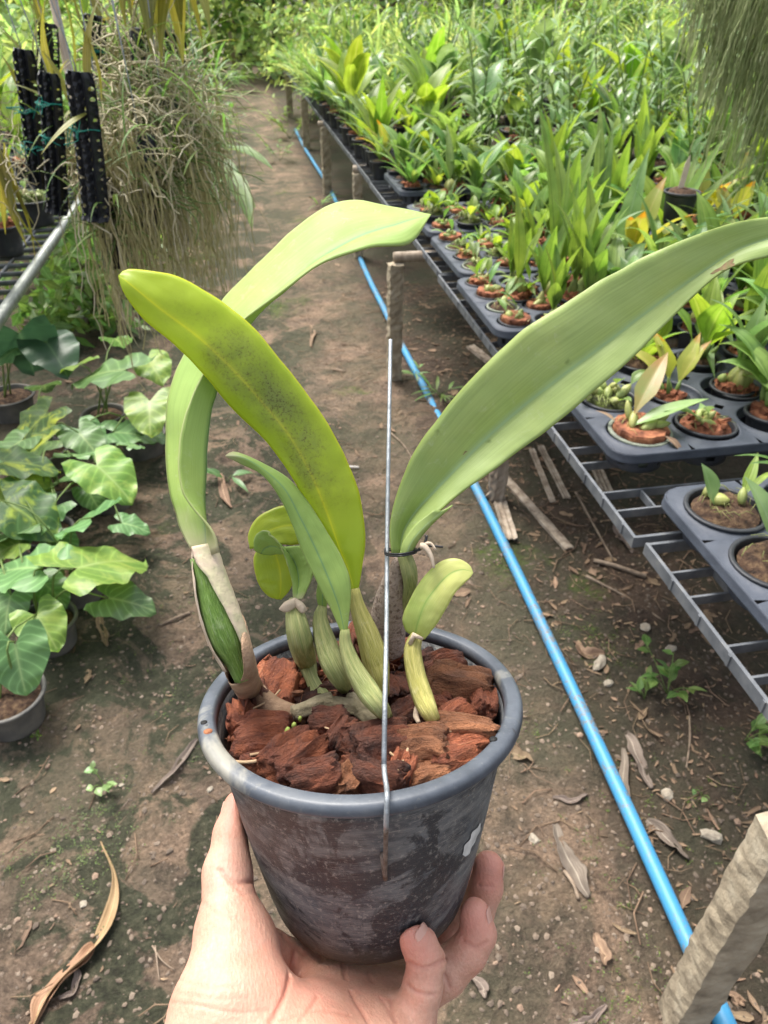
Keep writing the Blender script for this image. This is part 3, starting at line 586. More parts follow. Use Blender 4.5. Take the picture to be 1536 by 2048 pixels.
fill(.70, 1.985, 'tray over the rack corner', [[(l_, 0), (p_, 1, .85), (p_, 0, 1.05), (b_, 1)], [(l_, 3), (p_, 0, .9), (p_, 1, 1.2), (b_, 0)], [(l_, 0), (l_, 1), (p_, 0, 1.25), (p_, 2, 1.1)], [(l_, 1), (p_, 1, .8), (l_, 2), (s_, 1)]])
fill(.735, 2.535, 'tray behind the pleated orchids', [[(l_, 3), (l_, 1), (s_, 0, .8), (p_, 0)], [(l_, 1), (l_, 2), (p_, 1, .8), (p_, 0, 1.2)], [(l_, 3), (l_, 0), (l_, 1), (b_, 0)], [(l_, 0), (s_, 2, .6), (l_, 2), (p_, 2)]])
fill(.745, 3.09, 'tray with yellow-green rosettes', [[(l_, 0), (l_, 2, 1.2), (l_, 1), (b_, 2)], [(l_, 2, 1.3), (l_, 3), (s_, 2, .7), (b_, 0)], [(l_, 1), (l_, 0), (b_, 1, .9), (s_, 0)], [(l_, 3), (s_, 0, .7), (b_, 3), (b_, 1)]])
fill(.775, 3.86, 'tray of the arching strap plant', [[(s_, 0, 1.1), (s_, 2), (b_, 0), (s_, 1)], [(s_, 1), (b_, 1), (b_, 3, 1.1), (b_, 2)], [(b_, 3), (s_, 0, 1.2), (b_, 0), (c_, 0, .8)], [(s_, 1, 1.2), (b_, 2, 1.2), (s_, 0), (b_, 1)]])
# inner trays and crowded rows: one plant per hole position, thinned with depth
ORD = ['first', 'second', 'third', 'fourth', 'fifth', 'sixth', 'seventh', 'eighth', 'ninth', 'tenth', 'eleventh', 'twelfth', 'thirteenth', 'fourteenth', 'fifteenth', 'sixteenth', 'seventeenth', 'eighteenth', 'nineteenth', 'twentieth', 'twenty-first', 'twenty-second', 'twenty-third', 'twenty-fourth']
LOOK = dict(broad=['mid-green broad-leaved', 'blue-green broad-leaved', 'lime broad-leaved', 'tall-stemmed broad-leaved', 'yellowing broad-leaved'], strap=['arching green strap-leaved', 'narrow strap-leaved', 'lime strap-leaved'], pleat=['long pleated', 'clumped pleated', 'blue-green pleated'], cane=['leafy cane', 'lime cane', 'tall blue-green cane'], tall=['tall strap-leaved', 'tall lime broad-leaved', 'tall blue-green', 'tall lime strap-leaved'], low=['long-bulbed low', 'mossy low', 'chip-grown low'])
def crowd(x, y, kinds, s, where, grp, **kw):
    k = R.choice(kinds); i = R.randrange(60); put(k, i, x, y, LOOK[k][i % len(PROTO[k])]+' orchid, '+where, grp, s=s*U(.85, 1.15), **kw)
XR = lambda y: .78*(y+.1)+.55            # right limit of what the photo can see
for iy in range(20):
    ci = 0
    for ix in range(8):
        x = 1.33+ix*.19+U(-.02, .02); y = .95+iy*.185+U(-.03, .03)
        if x > XR(y)+.0 or y > 4.5: continue
        kd = ['broad', 'strap', 'pleat', 'broad'] if y < 2.6 else ['broad', 'strap', 'broad', 'cane', 'pleat']
        if R.random() < .25 and x > 2: kd = ['tall', 'cane']
        if R.random() < (.12 if x < 2.1 else .4): continue
        crowd(x, y, kd, 1.25, '%s inward from the edge trays, %s row' % (ORD[ci], ORD[iy]), 'orchids crowded in the middle of the right bench'); ci += 1
y = 4.6; iy = 0; nf = 0
while y < 7.7:
    ci = 0
    for ix in range(13):
        x = .86+ix*.31+U(-.07, .07)
        if x > min(XR(y), 4.9) or (x > 1.3 and y < 4.85) or R.random() < (.06 if x < 1.9 else .3): continue
        kd = ['broad', 'strap', 'tall'] if x < 1.5 else ['tall', 'broad', 'cane', 'tall']
        crowd(x, y+U(-.05, .05), kd, 1.3 if x < 1.5 else 1.6, 'far rows, %s in from the aisle, %s row' % (ORD[ci], ORD[iy]), 'orchids in the dense far rows'); ci += 1; nf += 1
    y += .27+iy*.012; iy += 1
fo = MB(); fo2 = MB(); fp = MB(); fp.lathe([(.5, 0), (.6, 0)], 6, (1, 30, .4))
for k in range(330):
    y = U(7.6, 13.5); x = U(.85, min(XR(y), 7)); z0 = ZT; H_ = U(.5, 1.25) if x > 1.3 else U(.4, .7); w_ = R.choice([fo, fo, fo2])
    for q in range(R.choice([9, 12, 15])): leafribbon(w_, (x+U(-.06, .06), y+U(-.06, .06), z0+U(0, .5)*(H_-.3)), U(0, 6.3), U(.5, 1.5), U(.3, .8)*H_*.7, U(.03, .07), U(.4, 1.3), .3, 5, m=2)
for k in range(120):
    y = U(7.3, 12.4); x = U(.76, .98); w_ = R.choice([fo, fo2]); H_ = U(.3, .5)
    for q in range(10): leafribbon(w_, (x+U(-.05, .05), y+U(-.06, .06), ZT+U(-.03, .05)), U(0, 6.3), U(.3, 1.4), H_*U(.5, 1), U(.03, .06), U(.5, 1.4), .3, 5, m=2)
    w_.lathe([(.045, ZR), (.055, ZR+.08), (.05, ZR+.08), (.001, ZR+.07)], 8, (x, y, 0)) if 0 else None
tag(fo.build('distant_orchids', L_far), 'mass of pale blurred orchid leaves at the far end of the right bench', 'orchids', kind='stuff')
tag(fo2.build('distant_orchids', L_mid), 'darker green blurred leaves mixed in at the far end of the bench', 'orchids', kind='stuff')
put('strap', 1, .93, 6.2, 'yellow-tipped orchid arching over the bench edge into the aisle', s=1.3)
for k in range(9):
    crowd(.80+U(-.02, .03), 4.62+k*.34+U(-.05, .05), ['broad', 'strap'], 1.25, 'leaning over the far rack edge, %s beyond the trays' % ORD[k], 'orchids leaning over the far rack edge')
# large individual orchids of the middle ground
def bigpleat(px, py, z, leaves, label, m=L_pleat, r=.055):
    """leaves: (tip photo x, y, distance change, width m)"""
    g = onz(px, py, z); d0 = (g-CP)@cf; root = empty('potted_orchid', (g[0], g[1], ZT-.078), label, 'potted orchid'); pot_part(root, r, .085, m_netpot); husk_part(root, r, .085, 'chips'); f = MB(); b = MB(); g0 = np.array([g[0], g[1], ZT-.078])
    for k, (tx, ty, dd, wd) in enumerate(leaves):
        e = W(tx, ty, d0+dd)-g0-np.array([0, 0, .12]); L = float(np.linalg.norm(e)); leafribbon(f, (0, 0, .12), math.atan2(e[1], e[0]), math.asin(max(-1, min(1, e[2]/L)))+.22, L*1.03, wd, .5, .3, 12, shape=.6, neck=.12, m=6)
        a = k*2.2; bulb(b, (.02*math.cos(a), .02*math.sin(a), .085), (.006*math.cos(a), .006*math.sin(a), .145), .019)
    f.build('foliage', m, root); b.build('pseudobulb_cluster', L_bulb, root)
bigpleat(1035, 570, ZT+.04, [(1022, 375, -.1, .05), (1075, 480, -.05, .025)], 'orchid with one upright striped oval leaf, at the front of the pleated group')
bigpleat(1110, 575, ZT+.04, [(1045, 215, -.15, .055), (1130, 300, -.1, .03)], 'orchid whose long pleated leaf sweeps up left, tallest of its group')
bigpleat(1150, 585, ZT+.04, [(1130, 420, -.1, .035), (1098, 400, -.1, .03)], 'small pleated orchid with a swollen striped bulb, beside the tallest pleated one')
bigpleat(1240, 520, ZT+.04, [(1285, 300, -.12, .075), (1170, 410, -.16, .055)], 'orchid with a broad olive leaf standing and another bent toward the aisle', L_blue)
bigpleat(1330, 500, ZT+.04, [(1460, 260, -.1, .055), (1500, 335, -.15, .08), (1420, 300, -.05, .05)], 'large orchid with wide pleated leaves fanning to the right above the long leaf')
bigpleat(1400, 640, ZT+.03, [(1395, 760, -.25, .05), (1480, 700, -.2, .05), (1340, 600, -.2, .04), (1450, 560, -.15, .06)], 'orchid with glossy drooping leaves right of the rusty-leaved plant', L_mid)
bigpleat(1500, 600, ZT+.03, [(1560, 700, -.25, .05), (1480, 520, -.2, .06), (1540, 540, -.2, .05)], 'leafy orchid at the right edge beneath the long leaf', L_lime)
bigpleat(1310, 700, ZT+.03, [(1330, 590, -.1, .055), (1300, 600, -.1, .04)], 'orchid with an upright lime leaf behind the corner husk pot', L_lime)
bigpleat(1480, 760, ZT+.03, [(1440, 620, -.1, .055), (1530, 660, -.1, .05), (1550, 800, -.2, .05)], 'green orchid behind the orange husk slab at the right', L_mid)
bigpleat(1190, 470, ZT+.04, [(1175, 200, -.1, .06), (1240, 260, -.1, .06), (1120, 290, -.1, .05)], 'broad-leaved orchid standing between the pleated group and the plant label', L_mid, .05)
bigpleat(1420, 330, ZT+.04, [(1400, 180, -.1, .10), (1460, 200, -.05, .09), (1350, 240, -.1, .08), (1500, 240, -.1, .07)], 'orchid with three wide pale leaves below the moss beard', L_blue, .055)
bigpleat(1520, 400, ZT+.04, [(1500, 250, -.1, .07), (1570, 300, -.1, .08), (1440, 330, -.15, .07)], 'big-leaved orchid at the right edge below the moss beard', L_mid, .055)
bigpleat(1290, 300, ZT+.04, [(1200, 215, -.1, .12), (1310, 190, -.1, .09), (1260, 160, -.1, .07), (1360, 230, -.1, .08)], 'orchid with rounded yellow-green leaves in the middle of the right bench', L_lime, .055)
bigpleat(900, 370, ZT+.04, [(760, 290, -.1, .045), (830, 260, -.05, .05), (900, 250, 0, .045), (870, 300, -.1, .04)], 'arching orchid in the front hole of the last tray by the aisle', L_mid, .05)
bigpleat(760, 230, ZT+.04, [(680, 180, -.1, .07), (715, 165, 0, .07), (780, 190, -.1, .08), (650, 230, -.1, .06)], 'yellow-green broad-leaved orchid leaning over the far rack edge', L_lime, .055)
# white plant label standing in a pot
def plant_label(x, y, z, rz, lab, s=1.):
    b = MB(); pr = [(-.01, 0), (.01, 0), (.01, .075), (0, .1), (-.01, .075)]; V = [(px*s, -.0005, pz*s) for px, pz in pr]+[(px*s, .0005, pz*s) for px, pz in pr]
    b.add(V, [(0, 1, 2, 3, 4), (9, 8, 7, 6, 5)]+[(i, i+5, (i+1) % 5+5, (i+1) % 5) for i in range(5)]); o = b.build('plant_label', m_label, flat=True); o.location = (x, y, z); o.rotation_euler = (-.15, .2, rz); return tag(o, lab, 'plant label')
m_label = M('pale plastic label', [(.55, .42, .36), (.7, .56, .48)], 30, .6)
p = W(1368, 345, 2.55); plant_label(p[0], p[1], p[2]-.06, .1, 'pale pointed plant label standing in a black pot among the right-hand orchids', 1.15)
# black grow pot the label stands by
root = empty('grow_pot', (p[0]+.01, p[1], p[2]-.17), 'tall black pot with dry grass, under the pale pointed label', 'pot'); pot_part(root, .06, .11, m_netpot); husk_part(root, .06, .11, 'peat')
# ---------------------------------------------------------------- hanging wires over the bench, overhead pipes
over = []
for k, (x, lab) in enumerate([(-.62, 'overhead pipe carrying the hanging mounts on the left'), (1.6, 'overhead pipe above the right bench, with thin hanging wires')]):
    b = MB(); b.tube([(x, .3, 2.0), (x, 12, 2.0)], .014, 10); tag(b.build('overhead_pipe', m_rack), lab, 'pipe'); over.append(x)
for k, (px, py, d) in enumerate([(1180, 40, 4.6), (1090, 200, 4.2), (1345, 120, 3.6), (1328, 200, 3.4), (1390, 60, 3.2), (700, 60, 8), (905, 30, 6), (1010, 60, 5.2), (1230, 80, 5.), (830, 60, 7), (1275, 60, 4.4), (1130, 20, 4.9), (960, 90, 6.)]):
    p = W(px, py, d); b = MB(); b.tube([(p[0], p[1], p[2]-.35*d/4), (p[0]+.01, p[1], p[2]+.2), (p[0]+U(-.05, .05), p[1], 2.2)], .0012*d/3, 5)
    tag(b.build('hanging_wire', m_wire), 'thin straight wire over the right bench, %s from the left' % ['eleventh', 'eighth', 'twelfth', 'tenth', 'thirteenth', 'first', 'third', 'fifth', 'ninth', 'second', 'seventh', 'sixth', 'fourth'][k], 'wire', 'thin hanging wires over the right bench')
# ---------------------------------------------------------------- left: arrow-leaved plants in pots
def heart(b, c, sz, az, tilt, rnd=None, asp=1.0, droop=.25, wav=.045):
    """heart-shaped blade, c = petiole joint, az = direction of the tip, tilt = drop of the blade"""
    rnd = R.random() if rnd is None else rnd; H = np.array([math.cos(az), math.sin(az), 0]); S = np.array([-H[1], H[0], 0]); D = H*math.cos(tilt)-np.array([0, 0, math.sin(tilt)]); Nn = np.cross(D, S); n, m = 16, 10; G = np.zeros((n+1, m+1, 3)); A = np.zeros((n+1, m+1, 3))
    ph = U(0, 6)
    for i in range(n+1):
        s = i/n; y = -.32+1.32*s; base = max(0., 1-max(0, (y-.05))/.95)
        wv = .57*asp*(max(0, 1-((s-.36)/.645)**2)**.55)*(1-.30*max(0, s-.5)/.5) if s < 1 else .004
        for j in range(m+1):
            q = 2*j/m-1; yy = y
            if y < .05: yy = .05+(y-.05)*min(1, abs(q)*1.9)      # basal notch
            fold = .16*abs(q)*wv-.12*q*q*wv; w_ = wav*math.sin(ph+yy*13+q*2)*abs(q)+wav*.5*math.sin(ph+yy*23)*q*q
            G[i, j] = np.asarray(c)+sz*(D*yy+S*q*wv+Nn*(fold+w_-droop*max(0, yy)**2)); A[i, j] = ((q+1)/2, s, rnd)
    b.grid(G, A)
mats_ = {'g': L_aro, 'v': L_arov, 'd': L_arod, 'b': L_arob}
def aroid(px, py, prx, ph, label, leaves, pm=m_greypot, dark_soil=True, s=1.):
    """px,py = photo point of the pot's foot centre; leaves = (px,py,z,size px,tip angle in photo deg,tilt,kind)"""
    g0 = onz(px, py, 0); g0[2] = float(gz(g0[0], g0[1]))-.002; d = (g0-CP)@cf; r = prx/FP*d*.94
    root = empty('potted_arrowleaf', g0, label, 'potted plant'); pot_part(root, r, ph, pm, thick=.003, lip=.005, n=40); hs = husk_part(root, r, ph*.9, 'peat', 'soil_fill')
    st = MB()
    for (lx, ly, lz, sp, ang, tilt, kd) in leaves:
        c = onz(lx, ly, lz); dd = (c-CP)@cf; sz = sp/FP*dd*.88; a = math.radians(ang); v = onz(lx+10*math.cos(a), ly-10*math.sin(a), lz)-c; az = math.atan2(v[1], v[0])
        c = c-np.array([math.cos(az), math.sin(az), 0])*sz*.22; f = MB(); heart(f, c-g0, sz, az, tilt); f.build('leaf', mats_[kd], root)
        s0 = np.array([U(-.3, .3)*r, U(-.3, .3)*r, ph*.88]); e = c-g0; mid = s0*.55+e*.45+np.array([0, 0, .06+.1*lz]); st.tube(smooth([s0, mid, e], 8), np.linspace(.0042, .0022, 8), 7)
    if st.n: st.build('stem_cluster', L_stem, root)
    hs.parent = [o_ for o_ in COL.objects if o_.parent is root and o_.name.startswith('pot')][0]
    return root
aroid(35, 1440, 74, .105, 'grey plastic pot with a blue-green heart-leaved plant, nearest on the left', [(28, 1300, .21, 125, -95, .75, 'g'), (80, 1238, .19, 100, -50, .4, 'v')])
aroid(112, 1290, 58, .10, 'dark pot half hidden below the broad yellow-green leaf, second from the front', [(180, 1120, .25, 190, 30, .25, 'v'), (235, 1196, .17, 110, 0, .15, 'g'), (60, 1132, .24, 150, 170, .1, 'g'), (20, 1090, .2, 90, 190, .2, 'v')])
aroid(165, 1195, 58, .10, 'dark pot behind the broad yellow-green leaf, third from the front', [(165, 1028, .26, 135, 160, .45, 'g'), (30, 1008, .27, 150, -15, .3, 'd'), (35, 965, .25, 130, -20, .3, 'v')])
aroid(228, 1010, 50, .10, 'grey pot in the left row with a heart leaf showing a pale yellow corner', [(205, 935, .24, 125, -25, .3, 'v'), (255, 1046, .13, 66, 0, .2, 'g'), (60, 1060, .2, 70, 200, .3, 'g'), (262, 888, .22, 50, 30, .3, 'g')])
aroid(110, 1110, 52, .10, 'dark pot at the left with leaves over it, fourth from the front', [(75, 885, .26, 100, 190, .2, 'd'), (120, 1085, .16, 70, -60, .4, 'g'), (30, 920, .3, 120, 10, .2, 'd')])
aroid(290, 905, 48, .10, 'left row pot with bright veined green leaf near the aisle', [(298, 808, .25, 100, -100, .25, 'v'), (245, 863, .17, 95, 5, .1, 'g'), (300, 868, .15, 70, 10, .2, 'g'), (165, 862, .2, 90, -30, .3, 'g')])
aroid(215, 860, 44, .10, 'left row pot with large blue-green leaf rising beside the pole', [(225, 738, .3, 150, 175, .1, 'g'), (300, 722, .26, 85, -40, .2, 'v'), (150, 725, .3, 80, 160, .3, 'v'), (232, 672, .3, 62, 60, .5, 'g')])
aroid(95, 935, 50, .10, 'left row pot with dark mottled leaf in front of the black soil', [(75, 832, .27, 112, 200, .35, 'd'), (165, 870, .22, 84, -30, .3, 'g'), (85, 765, .28, 70, 100, .4, 'g'), (30, 885, .25, 90, -160, .2, 'g')])
aroid(30, 830, 50, .11, 'tall plant with big dark blue-green leaves at the left picture edge', [(38, 655, .42, 135, 90, .9, 'b'), (100, 690, .36, 110, -40, .25, 'b'), (18, 700, .34, 90, 190, .3, 'g')])
aroid(140, 1000, 46, .09, 'black pot wedged between the left row pots under mixed leaves', [(110, 960, .2, 90, 140, .3, 'g'), (150, 905, .22, 80, 60, .3, 'g'), (95, 1020, .2, 90, -150, .2, 'g'), (180, 985, .14, 60, -40, .5, 'g')])
aroid(20, 1180, 58, .10, 'dark pot at the left edge beneath large green leaves', [(20, 1060, .22, 110, 120, .3, 'g'), (95, 1170, .15, 80, -30, .3, 'g'), (15, 1200, .2, 90, -120, .4, 'g')])
aroid(235, 600, 30, .10, 'small plant in shade behind the pole below the root curtain', [(260, 560, .15, 60, 0, .2, 'g'), (200, 620, .15, 50, 170, .3, 'g')])
# ---------------------------------------------------------------- left bench
XL = -.86
root = empty('bench_frame', (XL, 3, 0), 'left bench: galvanised edge rail on thin light poles', 'bench')
def LL(p): return np.asarray(p, float)-np.array([XL, 3, 0])
b = MB(); b.box(LL((XL, 4.6, .6)), (.03, 5.4, .03)); b.box(LL((XL-.016, 4.6, .585)), (.003, 5.4, .03)); b.build('edge_rail', M('galvanised rail', [(.2, .22, .2), (.38, .4, .37)], 40, .55, metal=.3), root)
for (a_, c_) in [((258, 700), (222, 555)), ]:
    g0 = onz(258, 702, 0); b = MB(); b.tube([LL((g0[0], g0[1], -.03)), LL((g0[0]-.005, g0[1], .35)), LL((g0[0], g0[1]+.01, 1.75))], .017, 12); b.build('pole', m_wood, root)
for y in (4.5, 6.2, 7.5):
    b = MB(); b.box(LL((XL-.03, y, .28)), (.05, .05, .62)); b.build('pole', m_wood, root)
b = MB()
for y in np.arange(2.0, 7.3, .11): b.box(LL((XL-.5, y, .592)), (.95, .006, .018))
for x in np.arange(XL-.9, XL, .13): b.box(LL((x, 4.6, .590)), (.006, 5.3, .016))
b.build('shelf_grid', m_rack, root)
for iy in range(8):
    for ix in range(3):
        y = 2.35+iy*.5+U(-.05, .05); x = XL-.13-ix*.27+U(-.03, .03)
        crowd(x, y, ['broad', 'strap', 'low', 'pleat'], 1.35, 'left bench, %s from its rail, %s row' % (ORD[ix], ORD[iy]), 'orchids on the left bench', z=.607)
# ---------------------------------------------------------------- hanging perforated mounts
def plate_mb(L, Wd, nc=4, nr=15):
    """perforated channel: holes cut through, sides curved, top end pinched, seen from the back"""
    b = MB(); N = 8
    def P3(u, v):   # u across -1..1, v down 0..1
        pin = 1-.25*max(0, 1-v*14)**2; x = u*Wd/2*pin; z = -v*L; y = .22*Wd*(abs(u)**2.2)+.006*math.sin(u*9.4)*(abs(u) < .95)+.02*L*math.sin(v*3)-(.012 if v > .985 else 0)
        return (x, y, z)
    for i in range(nc):
        for j in range(nr):
            u0, u1 = -1+2*i/nc, -1+2*(i+1)/nc; v0, v1 = j/nr, (j+1)/nr; cu0, cv0 = (u0+u1)/2, (v0+v1)/2; hole_ = R.random() < .8 and j > 0
            r_ = .25*Wd/nc*2*R.uniform(.7, 1.2)/2; G = np.zeros((2, 8, 3))
            for k in range(8):
                a = math.pi/4*k; sx, sy = (round(math.cos(a), 6), round(math.sin(a), 6)); mx_ = max(abs(sx), abs(sy)); G[0, k] = P3(cu0+(u1-u0)/2*sx/mx_, cv0+(v1-v0)/2*sy/mx_); G[1, k] = P3(cu0+r_/(Wd/2)*sx, cv0+r_/L*sy)
            b.grid(G, None, True)
            if not hole_: b.f.append(tuple(b.n-8+k for k in range(8))); b.m.append(0)
    return b
def hang(px0, py0, px1, py1, wpx, d, label, ties=(), wiretop=None, roots=0, back=False):
    top = W(px0, py0, d); bot = W(px1, py1, d*1.0); wv = wpx/FP*d
    # mount hangs almost plumb: take the bottom point on the vertical line that reads at py1
    L = .1
    for q in np.arange(.1, .9, .005):
        p = top-np.array([0, 0, q]); v = p-CP
        if 1024-FP*(v@cu)/(v@cf) > py1: break
    L = q; v = top-np.array([0, 0, L])-CP; xx = 768+FP*(v@cr)/(v@cf); sway = (px1-xx)/FP*d
    root = empty('hanging_mount', top, label, 'orchid mount', 'perforated black mounts hanging at the left')
    b = plate_mb(L, wv)
    o = b.build('mount_plate', m_plate, root, flat=True); sh = Matrix.Rotation(-math.atan2(-sway, L), 4, 'Y'); o.rotation_euler = (0, math.atan2(-sway, L)*1., -.17+U(-.15, .15))
    md = o.modifiers.new('th', 'SOLIDIFY'); md.thickness = .003; md.offset = 0
    b = MB(); b.tube([(0, .004, -.02), (0, 0, .012), (U(-.02, .0), 0, .12), (U(-.1, -.03), U(-.02, .02), 2.0-top[2])], .0013, 5); b.build('hanger_wire', m_wire, root)
    for tv in ties:
        b = MB(); z = -tv*L; x0 = sway*tv; pts = [(x0-wv*.5, .012, z+.003), (x0-wv*.25, -.008, z), (x0, -.009, z-.003), (x0+wv*.25, -.008, z+.001), (x0+wv*.5, .012, z-.004)]
        for k in range(3): b.tube(smooth(np.array(pts)+rs.normal(0, .0016, (5, 3)), 14), .0009, 4)
        for k in range(5): b.tube(smooth([(x0-wv*.2, -.008, z), (x0-wv*.2+U(-.012, .008), -.018, z+U(-.02, .02)), (x0-wv*.2+U(-.03, .03), -.016, z+U(-.03, .02))], 6), .0009, 4)
        b.build('tie', m_tie, root)
    return root, top, L, sway
def rootmass(root, org, n, xs, ys, z0, Lm, mt, name='root_mass', r=.0011, tang=.045):
    b = MB()
    for _ in range(n):
        x, y, z = R.gauss(0, xs), R.gauss(0, ys), R.gauss(z0, .04); L = Lm*R.choice([.3, .5, .7, .9, 1.1])*U(.8, 1.1); k = 12; P = [np.array([x, y, z])]; vx, vy = R.gauss(0, .25), R.gauss(0, .25)
        for i in range(k): P.append(P[-1]+np.array([vx*L/k, vy*L/k, -L/k])+rs.normal(0, tang*L/k*4, 3)*[1, 1, .3]); vx *= .72; vy *= .72
        b.tube(P, np.linspace(r, r*.55, k+1)*R.choice([.7, .9, 1.2, 1.5, 2.2]), 5, cap=False, rnd=R.random())
    return b.build(name, mt, root)
def tangle(root, c, n, rad, mt, name='root_tangle', r=.0014, L=.12):
    b = MB()
    for _ in range(n):
        p = np.array(c)+np.clip(rs.normal(0, 1, 3), -1.7, 1.7)*rad; d = nrm(rs.normal(0, 1, 3)*[1, 1, .7]); P = [p]; l_ = L*U(.5, 1.3)
        for i in range(7): d = nrm(d+rs.normal(0, .35, 3)+[0, 0, -.12]); P.append(P[-1]+d*l_/7)
        b.tube(P, np.linspace(r, r*.6, 8)*U(.6, 1.4), 4, cap=False, rnd=R.random())
    return b.build(name, mt, root)
def grassy(root, c, n, rad, mt, L=.16, wd=.006, name='foliage', up=.6, arch=1.5, m=2):
    f = MB()
    for _ in range(n): leafribbon(f, np.array(c)+rs.normal(0, 1, 3)*rad, U(0, 6.3), U(-.2, 1.2)*up/.6, L*U(.5, 1.3), wd*U(.7, 1.3), arch*U(.4, 1.2), .3, 7, m=m)
    return f.build(name, mt, root)
L_olive = LEAF('olive hanging leaf', (.17, .19, .04), (.30, .29, .07), rib=(.38, .36, .12), veins=4, var=.4, trans=.4)
H = []
H.append(hang(152, 143, 185, 440, 60, 1.42, 'front perforated black mount with one level green tie across it', ties=(.36,)))
H.append(hang(93, 145, 107, 432, 46, 1.52, 'perforated black mount with two green ties, just left of the front one', ties=(.2, .42)))
H.append(hang(42, 98, 70, 378, 46, 1.56, 'leftmost perforated black mount with knotted green ties', ties=(.42, .68)))
H.append(hang(88, 45, 92, 150, 46, 1.8, 'short black mount top seen above the left pair'))
H.append(hang(186, 30, 190, 160, 44, 1.75, 'black mount hanging behind the front one, its top with a raised corner', ties=(.55,)))
H.append(hang(262, 70, 268, 330, 52, 1.85, 'black mount almost buried in tangled roots', ties=(.3,)))
H.append(hang(345, 60, 368, 330, 48, 2.0, 'rightmost black mount behind the root curtain, nearest the aisle'))
for (root, top, L, sway), nr, Lr in zip(H, (90, 40, 20, 10, 90, 160, 140), (.42, .3, .15, .1, .5, .55, .5)):
    o = rootmass(root, top, nr, .035, .02, -L*.55, Lr, m_groot)
    for v in [o]: v.location = (.03, .075, 0)
    grassy(root, (0, .06, -.05), 5, .02, L_olive, .16, .02, 'foliage', 1.1, .8, 4)
for k, (px_e, py_e, hh_) in enumerate([(395, 540, .16), (375, 470, .3), (430, 400, .22), (415, 330, .4), (450, 270, .35), (440, 215, .5), (465, 185, .5)]):
    ge = onz(px_e, py_e, 0); rt = empty('edge_plant', (ge[0], ge[1], 0), 'green leafy plant on the left edge of the aisle, %s from the front' % ['first', 'second', 'third', 'fourth', 'fifth', 'sixth', 'seventh'][k], 'plant', 'plants along the left edge of the aisle'); fe = MB(); se = MB()
    for q in range(16):
        a = U(0, 6.3); e_ = np.array([math.cos(a)*hh_*.5*U(.3, 1), math.sin(a)*hh_*.5*U(.3, 1), hh_*U(.35, 1)]); se.tube(smooth([(0, 0, 0), e_*.5+[0, 0, .02], e_], 5), .002, 5); leafribbon(fe, e_, a+U(-.5, .5), U(-.1, .8), hh_*U(.45, .8), hh_*U(.16, .26), 1.1, .2, 8, wave=.04)
    fe.build('foliage', R.choice([L_mid, L_lime, L_mid]), rt); se.build('stem_cluster', L_stem, rt)
# large root clusters between the mounts and the aisle
def rootplant(px, py, d, label, n, spread, L, grass, tz):
    c = W(px, py, d); root = empty('hanging_orchid', c, label, 'hanging orchid', 'root-draped hanging orchids at the left')
    rootmass(root, c, n//3, spread, spread*.7, 0, L, m_groot, 'root_mass'); rootmass(root, c, n//5, spread, spread*.7, 0, L*.95, m_root, 'root_mass'); tangle(root, (0, 0, .02), int(n*.6), spread*1.0, m_root, L=tz, r=.0019); tangle(root, (.01, 0, -.05), int(n*.3)+8, spread*.8, L_stem, name='green_root_tips', L=tz*1.2, r=.0015); grassy(root, (.02, 0, .0), int(grass*1.8), spread*1.1, L_mid, .2, .007)
    b = MB(); b.tube([(0, 0, 0), (0, 0, .1), (U(-.05, .05), 0, 2.0-c[2])], .0013, 5); b.build('hanger_wire', m_wire, root)
    b = MB(); b.box((0, .01, -.06), (.04, .02, .2), rotm(.1, .1, .3)); b.build('mount_plate', m_plate, root); return root
rootplant(272, 95, 1.75, 'hanging orchid with a dome of pale roots beside the short black mounts', 150, .045, .35, 12, .1)
rootplant(268, 225, 1.72, 'hanging orchid right of the front mount, roots streaming down in a long curtain', 230, .05, .5, 16, .12)
rootplant(330, 235, 1.75, 'spidery hanging orchid whose thin leaves stick out over the aisle', 200, .055, .5, 50, .16)
rootplant(285, 310, 1.66, 'hanging orchid low in the curtain with bright pale root forks', 170, .05, .32, 14, .1)
rootplant(375, 250, 2.2, 'thin hanging root skein nearest to the aisle', 70, .05, .6, 10, .12)
rootplant(395, 180, 2.4, 'open skein of pale roots over the edge of the aisle', 60, .05, .6, 30, .16)
rootplant(300, 180, 1.9, 'hanging orchid with bright grassy leaves in the middle of the root curtain', 120, .06, .4, 60, .14)
rootplant(225, 330, 1.75, 'hanging orchid with dense root knots just right of the front mount', 120, .05, .35, 24, .12)
rootplant(205, 395, 1.62, 'lowest root skein under the front mount reaching down to the heart leaves', 130, .03, .33, 4, .08)
# leafy hanging orchids above, cropped by the top edge of the photo
def vanda(px, py, d, label, n, L, wd, mt, down=True):
    c = W(px, py, d); root = empty('hanging_orchid', c, label, 'hanging orchid', 'leafy orchids hanging along the top left'); f = MB()
    for i in range(n): leafribbon(f, (U(-.02, .02), U(-.02, .02), U(-.02, .05)), U(0, 6.3), (-1.3 if down else .9)+U(-.4, .5), L*U(.7, 1.2), wd*U(.8, 1.2), .5, .3, 9, m=4)
    f.build('foliage', mt, root); tangle(root, (0, 0, 0), 30, .03, m_root); b = MB(); b.tube([(0, 0, 0), (0, 0, 2.0-c[2])], .0013, 5); b.build('hanger_wire', m_wire, root)
vanda(265, -110, 1.6, 'olive broad leaves hanging down at the top left, above the dome of roots', 7, .2, .045, L_olive)
vanda(345, -95, 1.6, 'long bronze-green leaf blades hanging at the top, right of the mounts', 6, .24, .05, L_olive)
vanda(50, -95, 1.75, 'yellow-green leaves hanging over the leftmost mount', 5, .12, .03, L_lime)
vanda(170, -90, 1.8, 'green pointed leaves above the middle of the black mounts', 6, .13, .03, L_lime)
